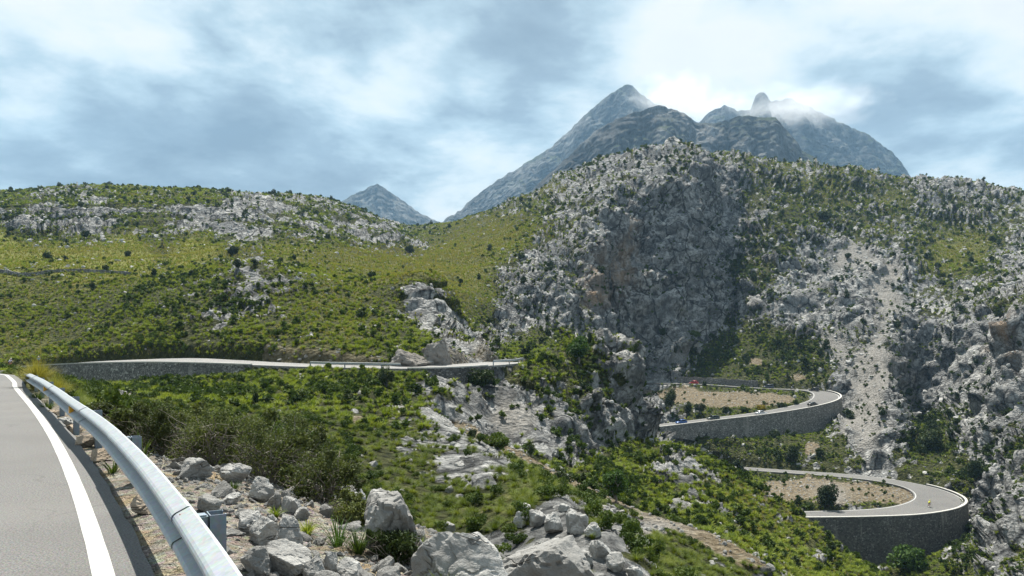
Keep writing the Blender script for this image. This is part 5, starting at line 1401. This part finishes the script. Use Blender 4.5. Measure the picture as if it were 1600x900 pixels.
for n_, (px, py, h, sp, nb, w, mat, lab, d) in enumerate([
    (58, 602, 1.25, .95, 900, .014, F_DRY, 'tall yellow grass clump behind the far end of the crash barrier', 27),
    (88, 608, .95, .8, 600, .013, F_DRY, 'lower yellow green grass clump right of the tall one', 25),
    (176, 724, .3, .26, 30, .022, F_SHRUB, 'small green spiky plant at the third rail post', 9.6),
    (222, 690, .55, .3, 30, .03, F_SHRUB, 'strap leaved plant behind the second rail post', 10.4),
    (528, 884, .42, .34, 44, .012, F_BRIGHT, 'spiky green plant among rocks left of the sharp boulder', 7.0),
    (690, 905, .22, .26, 120, .012, F_TUSS, 'yellow green herb in front of the long cracked boulder', 5.9),
    (735, 905, .18, .22, 120, .012, F_TUSS, 'second yellow green herb in front of the long cracked boulder', 5.8),
    (800, 846, .2, .2, 110, .008, F_OLIVE, 'dry tuft in the gap between the two white boulders', 7.4),
    (58, 625, .4, .4, 120, .02, F_SHRUB, 'green weeds at the roadside under the far rail end', 22),
    (74, 640, .35, .35, 120, .02, F_SHRUB, 'green weeds at the roadside before the far rail end', 19)]):
    x = (px - 800) / FOC * d; z = ground_z(x, d)
    grass_thing('grass_tuft', lab, (x, d, z - .03), h, sp, nb, w, mat, 1500 + n_)
# mossy rock at the rail end
b = np.array([-20.0, 32.5, 0.02])
V, F = boulder_mesh(1701, 8, 1, .05, 4); V *= np.array([.42, .4, .32])
tag(obj('boulder', mesh_np('boulder', V, F, MAT_ROCKB, False), None, tuple(b)), 'mossy brown rock at the far end of the crash barrier', 'rock')
# ================================================================== traffic
def plain_mat(name, col, rough=0.5, spec=0.5, metal=0.0, coat=0.0):
    m, T = new_mat(name)
    co = T.n('ShaderNodeTexCoord').outputs['Object']
    n = T.noise(co, 3.0, 3, 0.6)
    c = T.mix(T.smooth(n, 0.45, 0.7, 0, 0.2), rgb(*col), rgb(*[x * .6 + .03 for x in col]))
    b = finish(T, c, rough, None, spec, metal)
    b.inputs['Coat Weight'].default_value = coat
    return m
M_GLASS = plain_mat('dark_car_glass', (0.012, 0.016, 0.02), 0.08, 0.8)
M_TYRE = plain_mat('tyre_rubber', (0.02, 0.02, 0.02), 0.85, 0.2)
M_RIM = plain_mat('alloy_rim', (0.45, 0.46, 0.47), 0.35, 0.5, 0.7)
M_LAMP = plain_mat('headlamp_glass', (0.75, 0.77, 0.8), 0.12, 0.7)
M_TAIL = plain_mat('tail_lamp', (0.35, 0.01, 0.01), 0.25, 0.6)
M_SKIN = plain_mat('tanned_skin', (0.42, 0.24, 0.16), 0.6, 0.3)
M_BLACK = plain_mat('black_cloth', (0.015, 0.015, 0.017), 0.8, 0.2)
def loft_mesh(name, secs, mat, caps=True, smooth=True):
    secs = np.asarray(secs, float); V, F = sweep(secs, True); n, k = secs.shape[:2]
    if caps: F = F + [list(range(k))[::-1], [(n - 1) * k + j for j in range(k)]]
    bm = bmesh.new(); vs = [bm.verts.new(v) for v in V]
    for f in F: bm.faces.new([vs[i] for i in f])
    bmesh.ops.recalc_face_normals(bm, faces=bm.faces)
    me = bpy.data.meshes.new(name); bm.to_mesh(me); bm.free(); me.materials.append(mat)
    for p in me.polygons: p.use_smooth = smooth and len(p.vertices) == 4
    return me
def rsec(x, y, z0, z1, r=.12, tum=0.0):
    """rounded section: half width y, bottom z0, top z1"""
    return [(x, -y + r, z0), (x, y - r, z0), (x, y, z0 + r), (x, y - tum, z1 - r * .8), (x, y - r - tum, z1), (x, -y + r + tum, z1), (x, -y + tum, z1 - r * .8), (x, -y, z0 + r)]
def wheel_meshes(R=.31, w=.2):
    def torus(R0, r0, mat, name, sx):
        bm = bmesh.new(); n, k = 18, 8
        vs = [[bm.verts.new(((R0 + r0 * math.cos(b)) * math.cos(a), sx * math.sin(b), (R0 + r0 * math.cos(b)) * math.sin(a))) for b in np.arange(k) * 2 * math.pi / k] for a in np.arange(n) * 2 * math.pi / n]
        for i in range(n):
            for j in range(k): bm.faces.new((vs[i][j], vs[(i + 1) % n][j], vs[(i + 1) % n][(j + 1) % k], vs[i][(j + 1) % k]))
        bmesh.ops.recalc_face_normals(bm, faces=bm.faces)
        me = bpy.data.meshes.new(name); bm.to_mesh(me); bm.free(); me.materials.append(mat); return me
    ty = torus(R - .06, .075, M_TYRE, 'tyre', w / 2)
    bm = bmesh.new(); bmesh.ops.create_cone(bm, cap_ends=True, segments=18, radius1=R - .1, radius2=R - .1, depth=w * .9)
    bmesh.ops.rotate(bm, verts=bm.verts, cent=(0, 0, 0), matrix=Matrix.Rotation(math.pi / 2, 3, 'X'))
    top = [f for f in bm.faces if len(f.verts) > 4]
    bmesh.ops.inset_individual(bm, faces=top, thickness=.05, depth=-.03)
    me = bpy.data.meshes.new('rim'); bm.to_mesh(me); bm.free(); me.materials.append(M_RIM)
    return ty, me
TY, RI = wheel_meshes()
def car(label, paint, pos, heading, style='hatch', group='cars on the upper hairpin'):
    root = empty('car', tuple(map(float, pos)), heading)
    k = dict(hatch=dict(L=4.0, W=.86, belt=.88, roof=1.46, hood=.80, tail=.92, c0=-1.75, c1=1.0, r0=-1.35, r1=.28),
             suv=dict(L=4.5, W=.92, belt=1.02, roof=1.75, hood=.98, tail=1.02, c0=-2.1, c1=1.15, r0=-1.9, r1=.45),
             saloon=dict(L=4.5, W=.88, belt=.88, roof=1.42, hood=.80, tail=.90, c0=-1.65, c1=1.05, r0=-.95, r1=.30),
             estate=dict(L=4.5, W=.88, belt=.90, roof=1.46, hood=.82, tail=.92, c0=-2.1, c1=1.05, r0=-1.75, r1=.35))[style]
    h = k['L'] / 2
    sec = [rsec(-h, k['W'] * .82, .34, k['tail'] * .82, .1), rsec(-h + .12, k['W'] * .95, .22, k['tail'] * .97), rsec(-h + .5, k['W'], .2, k['tail']), rsec(-.5, k['W'], .2, k['belt']), rsec(.6, k['W'], .2, k['belt']), rsec(h - 1.1, k['W'], .2, k['hood']), rsec(h - .4, k['W'] * .96, .2, k['hood'] * .93), rsec(h - .08, k['W'] * .86, .25, k['hood'] * .74), rsec(h, k['W'] * .74, .32, k['hood'] * .6, .08)]
    obj('body', loft_mesh('body', sec, paint), root)
    zb, zr, W_ = k['belt'] - .06, k['roof'], k['W'] - .04
    def csec(x, z1, y1):
        z1 = max(z1, zb + .12)
        return rsec(x, W_, zb - .05, z1, .08, (W_ - y1))
    ys = W_ - .16
    cab = [csec(k['c0'], zb + .14, W_ - .02), csec(k['r0'], zr - .03, ys), csec((k['r0'] + k['r1']) / 2, zr, ys), csec(k['r1'], zr - .04, ys), csec(k['c1'], zb + .12, W_ - .02)]
    obj('cabin', loft_mesh('cabin', cab, paint), root)
    def pane(name, pts):
        bm = bmesh.new(); f = bm.faces.new([bm.verts.new(p) for p in pts])
        r = bmesh.ops.solidify(bm, geom=bm.faces[:], thickness=.012); bmesh.ops.recalc_face_normals(bm, faces=bm.faces)
        me = bpy.data.meshes.new(name); bm.to_mesh(me); bm.free(); me.materials.append(M_GLASS); return obj(name, me, root)
    e = .022
    for s in (-1, 1):
        pane('side_window', [(k['c0'] + .35, s * (W_ + e), zb + .1), (k['c1'] - .32, s * (W_ + e), zb + .1), (k['r1'] - .02, s * (ys + e + .02), zr - .12), (k['r0'] + .12, s * (ys + e + .02), zr - .12)])
    pane('windscreen', [(k['c1'] + e, -W_ + .12, zb + .16), (k['c1'] + e, W_ - .12, zb + .16), (k['r1'] + .05 + e, ys - .06, zr - .08), (k['r1'] + .05 + e, -ys + .06, zr - .08)])
    pane('rear_window', [(k['c0'] - e, -W_ + .14, zb + .18), (k['c0'] - e, W_ - .14, zb + .18), (k['r0'] - .05 - e, ys - .08, zr - .09), (k['r0'] - .05 - e, -ys + .08, zr - .09)])
    for s in (-1, 1):
        for x in (h - .82, -h + .78):
            wh = obj('wheel', TY, root, (x, s * (k['W'] - .09), .31)); obj('rim', RI, wh)
        me = lump(3, 2, 4, 0, 1.0)
        obj('headlight', mesh_np('headlight', me[0] * [.10, .16, .07], me[1], M_LAMP), root, (h - .10, s * k['W'] * .62, k['hood'] * .72))
        obj('tail_light', mesh_np('tail_light', me[0] * [.05, .10, .12], me[1], M_TAIL), root, (-h + .05, s * k['W'] * .74, k['tail'] * .74))
        obj('mirror', mesh_np('mirror', me[0] * [.07, .10, .07], me[1], paint), root, (k['c1'] - .35, s * (k['W'] + .08), k['belt'] + .06))
    return tag(root, label, 'car', group)
def on_road(k, px, lat, far):
    half = int(np.argmax(RS[k][:, 0]))
    i = at_px(k, px, half + 3, None) if far else at_px(k, px, 0, half + 3)
    Q = RS[k]; T, R = frame2(Q)
    p = np.array([*(Q[i, :2] + R[i] * lat), Q[i, 2] - Q[i, 5] * lat + .005])
    return p, math.atan2(T[i, 1], T[i, 0])
CARP = dict(red=(0.42, 0.02, 0.025), navy=(0.035, 0.05, 0.075), black=(0.012, 0.012, 0.014), dark=(0.03, 0.035, 0.035), silver=(0.62, 0.64, 0.66), green=(0.03, 0.045, 0.038), blue=(0.02, 0.09, 0.30))
CARM = {c: plain_mat('paint_' + c, v, 0.3, 0.5, 0.15, 0.6) for c, v in CARP.items()}
for (px, lat, far, flip, c, st, lab) in [
    (1085, -1.2, True, 0, 'red', 'hatch', 'red hatchback in front of the low stone wall'),
    (1199, 1.2, True, 0, 'navy', 'suv', 'dark blue grey off-roader on the far leg of the upper hairpin'),
    (1185, 1.5, False, 0, 'silver', 'saloon', 'silver white car behind the parapet of the curved wall'),
    (1114, 0.2, False, math.pi, 'green', 'estate', 'dark green estate car on the near leg of the upper hairpin'),
    (1064, 0.6, False, math.pi, 'blue', 'hatch', 'blue hatchback at the left end of the upper hairpin'),
    (1262, 1.9, False, 0, 'dark', 'saloon', 'dark grey car close to the parapet before the upper bend')]:
    p, a = on_road('R1', px, lat, far)
    car(lab, CARM[c], p, a + flip, st)
i = half1; Q = RS['R1']; T, R = frame2(Q); i = half1 + 6
p = np.array([*(Q[i, :2] - R[i] * .5), Q[i, 2] + .005])
car('black car turning in the tip of the upper hairpin', CARM['black'], p, math.atan2(T[i, 1], T[i, 0]) + .5, 'hatch')

def tube_mesh(name, paths, mat, sides=6):
    V, F = limb_tubes(paths, sides)
    return mesh_np(name, V, F, mat)
def skin_body(name, pts, edges, rad, mat, root_i=0):
    me = bpy.data.meshes.new(name); me.from_pydata(pts, edges, []); me.update(); me.materials.append(mat)
    o = bpy.data.objects.new(name, me); COL.objects.link(o)
    sk = o.modifiers.new('skin', 'SKIN'); sk.use_smooth_shade = True
    if not me.skin_vertices: return o
    for i, r in enumerate(rad):
        me.skin_vertices[0].data[i].radius = (r, r); me.skin_vertices[0].data[i].use_root = (i == root_i)
    ss = o.modifiers.new('subdivision', 'SUBSURF'); ss.levels = 1; ss.render_levels = 1
    return o
def arc(n, c, r, a0, a1):
    t = np.linspace(a0, a1, n); return np.stack([c[0] + r * np.cos(t), np.full(n, c[1]), c[2] + r * np.sin(t)], 1)
def cyclist(pos, heading, jersey, helmet, label, blabel, group, shorts=None):
    shorts = shorts or M_BLACK
    b = empty('bicycle', tuple(map(float, pos)), heading)
    for x in (-.5, .5):
        w = obj('wheel', tube_mesh('wheel', [(arc(25, (0, 0, 0), .33, 0, 2 * math.pi), np.full(25, .018))], M_TYRE), b, (x, 0, .34))
        obj('rim', tube_mesh('rim', [(arc(25, (0, 0, 0), .30, 0, 2 * math.pi), np.full(25, .010))] + [(np.array([[0, 0, 0], [.29 * math.cos(a), 0, .29 * math.sin(a)]]), np.array([.003, .003])) for a in np.arange(10) * .628], M_RIM, 4), w)
    P = lambda *a: (np.array(a, float), np.full(len(a), .018))
    obj('frame', tube_mesh('frame', [P((-.5, 0, .34), (-.06, 0, .30)), P((-.06, 0, .30), (-.2, 0, .86)), P((-.2, 0, .80), (.34, 0, .84)), P((-.06, 0, .30), (.36, 0, .76)), P((-.5, 0, .34), (-.19, 0, .78)), P((.5, 0, .34), (.36, 0, .76), (.33, 0, .92))], CARM['red']), b)
    obj('handlebar', tube_mesh('handlebar', [P((.42, -.21, .84), (.50, -.21, .92), (.36, -.12, .95), (.36, .12, .95), (.50, .21, .92), (.42, .21, .84))], M_BLACK), b)
    V, F = lump(8, 2, 3, 0, 1); obj('saddle', mesh_np('saddle', V * [.14, .06, .035], F, M_BLACK), b, (-.22, 0, .90))
    tag(b, blabel, 'bicycle', group + ' bicycles')
    hip, ch, nk, hd = (-.2, 0, .98), (.10, 0, 1.30), (.2, 0, 1.42), (.28, 0, 1.55)
    pts = [hip, (-.05, 0, 1.15), ch, nk, hd, (.32, 0, 1.62)]; rad = [.13, .14, .15, .06, .085, .07]; ed = [(0, 1), (1, 2), (2, 3), (3, 4), (4, 5)]
    for s in (-1, 1):
        i = len(pts); pts += [(.12, s * .18, 1.33), (.22, s * .22, 1.12), (.42, s * .2, .99), (.47, s * .2, .97)]; rad += [.065, .048, .036, .04]; ed += [(2, i), (i, i + 1), (i + 1, i + 2), (i + 2, i + 3)]
        i = len(pts)
        kn, an = ((.12, s * .11, .72), (-.02, s * .11, .30)) if s > 0 else ((.16, s * .11, .90), (-.02, s * .11, .52))
        pts += [(-.18, s * .10, .94), kn, an, (an[0] + .16, s * .11, an[2] - .06)]; rad += [.1, .068, .042, .04]; ed += [(0, i), (i, i + 1), (i + 1, i + 2), (i + 2, i + 3)]
    p = skin_body('person', pts, ed, rad, M_SKIN)
    p.location = tuple(map(float, pos)); p.rotation_euler = (0, 0, heading)
    def cl(name, paths, mat): obj(name, tube_mesh(name, paths, mat, 10), p)
    cl('jersey', [(np.array([(-.27, 0, .92), (-.2, 0, 1.0), (-.05, 0, 1.17), (.1, 0, 1.32), (.19, 0, 1.42)]), np.array([.05, .165, .175, .175, .07]))] + [(np.array([(.10, s * .10, 1.33), (.13, s * .19, 1.32), (.18, s * .215, 1.2)]), np.array([.1, .085, .066])) for s in (-1, 1)], jersey)
    cl('shorts', [(np.array([(-.26, 0, .92), (-.2, 0, .97), (-.12, 0, 1.06)]), np.array([.1, .16, .165]))] + [(np.array([(-.19, s * .09, .95), (-.03 if s > 0 else -.02, s * .11, .84 if s > 0 else .93), (.05, s * .11, .78 if s > 0 else .915)]), np.array([.125, .1, .088])) for s in (-1, 1)], shorts)
    V, F = lump(5, 3, 2, 0, 1); V = V[:]; obj('helmet', mesh_np('helmet', np.maximum(V, [-9, -9, -.2]) * [.16, .115, .12], F, helmet), p, (.29, 0, 1.63))
    tag(p, label, 'person', group)
    return b, p
J = {n: plain_mat('cloth_' + n, c, 0.7, 0.2) for n, c in dict(yellow=(0.75, 0.72, 0.04), white=(0.75, 0.75, 0.75), blue=(0.06, 0.28, 0.55), lilac=(0.55, 0.55, 0.72)).items()}
p, a = on_road('R2', 1449, 0.6, False)
cyclist(p, a, J['yellow'], J['yellow'], 'cyclist in bright yellow riding round the lower hairpin', 'bicycle under the yellow rider on the lower hairpin', 'cyclists on the road')
p, a = on_road('R1', 1073, -1.6, False)
cyclist(p, a + math.pi, J['yellow'], J['white'], 'cyclist in yellow beside the blue hatchback', 'bicycle of the yellow rider beside the blue hatchback', 'cyclists on the road')
def on_left(px, lat):
    Q = RS['L']; T, R = frame2(Q); i = at_px('L', px, 45)
    return np.array([*(Q[i, :2] + R[i] * lat), Q[i, 2] - Q[i, 5] * lat + .005]), math.atan2(T[i, 1], T[i, 0])
p, a = on_left(19, 0.3)
cyclist(p, a - 1.0, J['lilac'], J['white'], 'cyclist in white and dark clothing at the far left above the barrier end', 'bicycle of the rider in white at the far left', 'cyclists on the road')
p, a = on_left(67, 0.3)
cyclist(p, a - .8, J['blue'], J['white'], 'cyclist in a blue jersey behind the tall yellow grass', 'bicycle of the rider in the blue jersey', 'cyclists on the road')
# motorcycle and rider
p, a = on_road('R1', 1240, -.6, True)
mb = empty('motorcycle', tuple(map(float, p)), a)
for x in (-.68, .72):
    w = obj('wheel', tube_mesh('wheel', [(arc(21, (0, 0, 0), .27, 0, 2 * math.pi), np.full(21, .06))], M_TYRE, 8), mb, (x, 0, .32))
    obj('rim', tube_mesh('rim', [(arc(21, (0, 0, 0), .2, 0, 2 * math.pi), np.full(21, .02))], M_RIM), w)
V, F = lump(11, 3, 5, .03, 1)
obj('fuel_tank', mesh_np('fuel_tank', V * [.32, .17, .18], F, CARM['dark']), mb, (.15, 0, .82))
obj('engine', mesh_np('engine', V * [.28, .2, .24], F, M_RIM), mb, (.05, 0, .48))
obj('seat', mesh_np('seat', V * [.42, .15, .08], F, M_BLACK), mb, (-.42, 0, .80))
obj('fairing', mesh_np('fairing', V * [.2, .22, .3], F, CARM['silver']), mb, (.62, 0, .9))
obj('fork', tube_mesh('fork', [(np.array([(.72, s * .1, .32), (.5, s * .1, 1.0)]), np.array([.03, .03])) for s in (-1, 1)], M_RIM), mb)
obj('handlebar', tube_mesh('handlebar', [(np.array([(.36, -.36, 1.04), (.5, -.1, 1.02), (.5, .1, 1.02), (.36, .36, 1.04)]), np.full(4, .02))], M_BLACK), mb)
tag(mb, 'motorcycle on the far leg of the upper hairpin', 'motorcycle')
pts = [(-.3, 0, .9), (-.22, 0, 1.12), (-.05, 0, 1.4), (0, 0, 1.52), (.04, 0, 1.64), (.05, 0, 1.72)]; rad = [.16, .17, .19, .08, .11, .09]; ed = [(0, 1), (1, 2), (2, 3), (3, 4), (4, 5)]
for s in (-1, 1):
    i = len(pts); pts += [(-.02, s * .2, 1.42), (.14, s * .32, 1.2), (.34, s * .34, 1.06)]; rad += [.08, .06, .05]; ed += [(2, i), (i, i + 1), (i + 1, i + 2)]
    i = len(pts); pts += [(-.28, s * .13, .88), (.12, s * .24, .80), (-.08, s * .24, .42), (.06, s * .24, .36)]; rad += [.11, .085, .06, .05]; ed += [(0, i), (i, i + 1), (i + 1, i + 2), (i + 2, i + 3)]
rp = skin_body('person', pts, ed, rad, M_BLACK); rp.location = tuple(map(float, p)); rp.rotation_euler = (0, 0, a)
obj('helmet', mesh_np('helmet', V * [.16, .14, .16], F, J['white']), rp, (.05, 0, 1.7))
tag(rp, 'motorcyclist in dark clothes and white helmet', 'person')
# white marker beside the left road
b = hit(613, 571, 105, 135)
bm = bmesh.new(); bmesh.ops.create_cone(bm, cap_ends=True, segments=8, radius1=.16, radius2=.06, depth=.9)
for v in bm.verts: v.co.z += .45
me = bpy.data.meshes.new('marker_post'); bm.to_mesh(me); bm.free(); me.materials.append(MAT_LINE)
Q = RS['L']; T, R = frame2(Q); i = at_px('L', 613, 50)
tag(obj('marker_post', me, None, (float(Q[i, 0] - R[i, 0] * 3.4), float(Q[i, 1] - R[i, 1] * 3.4), float(Q[i, 2] - .1))), 'small white marker post beside the left road', 'post')

# ================================================================== cloud caught on the summits
def cloud_mat():
    m, T = new_mat('summit_cloud')
    co = T.n('ShaderNodeTexCoord').outputs['Object']
    ln = T.n('ShaderNodeVectorMath', {0: co}, operation='LENGTH').outputs['Value']
    n = T.noise(T.n('ShaderNodeMapping', {'Vector': co, 'Scale': (2.2, 1.4, 1.6)}).outputs[0], 1.3, 5, 0.6, 0.4)
    dens = T.math('MULTIPLY', T.smooth(T.math('ADD', T.math('SUBTRACT', 1.0, ln), T.math('MULTIPLY', T.math('SUBTRACT', n, 0.5), 1.5)), 0.10, 0.95), 0.0055)
    v = T.n('ShaderNodeVolumePrincipled', {'Color': rgb(0.97, 0.98, 1.0), 'Density': dens, 'Anisotropy': 0.3})
    T.n('ShaderNodeOutputMaterial', {'Volume': v.outputs[0]})
    return m
MC = cloud_mat()
def ico(sub=3):
    bm = bmesh.new(); bmesh.ops.create_icosphere(bm, subdivisions=sub, radius=1.0)
    V = np.array([v.co for v in bm.verts]); F = np.array([[v.index for v in f.verts] for f in bm.faces]); bm.free(); return V, F
V, F = ico()
for (px, py, d, rx, ry, rz, lab) in [(1050, 150, 3060, 210, 230, 100, 'soft white cloud trailing off the pointed summit'), (1255, 166, 3080, 360, 260, 105, 'white cloud veil over the right summit ridge'), (1110, 165, 3350, 230, 160, 80, 'cloud bank behind the notch between the summits')]:
    c = S(px, py, d)
    tag(obj('cloud', mesh_np('cloud', V, F, MC), None, tuple(c), (0, 0, 0), (rx, ry, rz)), lab, kind='stuff')
# ================================================================== haze
m, T = new_mat("valley_haze")
vol = T.n('ShaderNodeVolumePrincipled', {'Color': rgb(0.42, 0.70, 1.0), 'Density': 0.000075, 'Anisotropy': 0.2})
T.n('ShaderNodeOutputMaterial', {'Volume': vol.outputs[0]})
hx = [(-5200, -30, -75), (5200, -30, -75), (5200, 4600, -75), (-5200, 4600, -75), (-5200, -30, 1250), (5200, -30, 1250), (5200, 4600, 1250), (-5200, 4600, 1250)]
HF = [(3, 2, 1, 0), (4, 5, 6, 7), (0, 1, 5, 4), (1, 2, 6, 5), (2, 3, 7, 6), (3, 0, 4, 7)]
tag(obj('haze', mesh_np('haze', hx, HF, m, False)), kind='stuff')
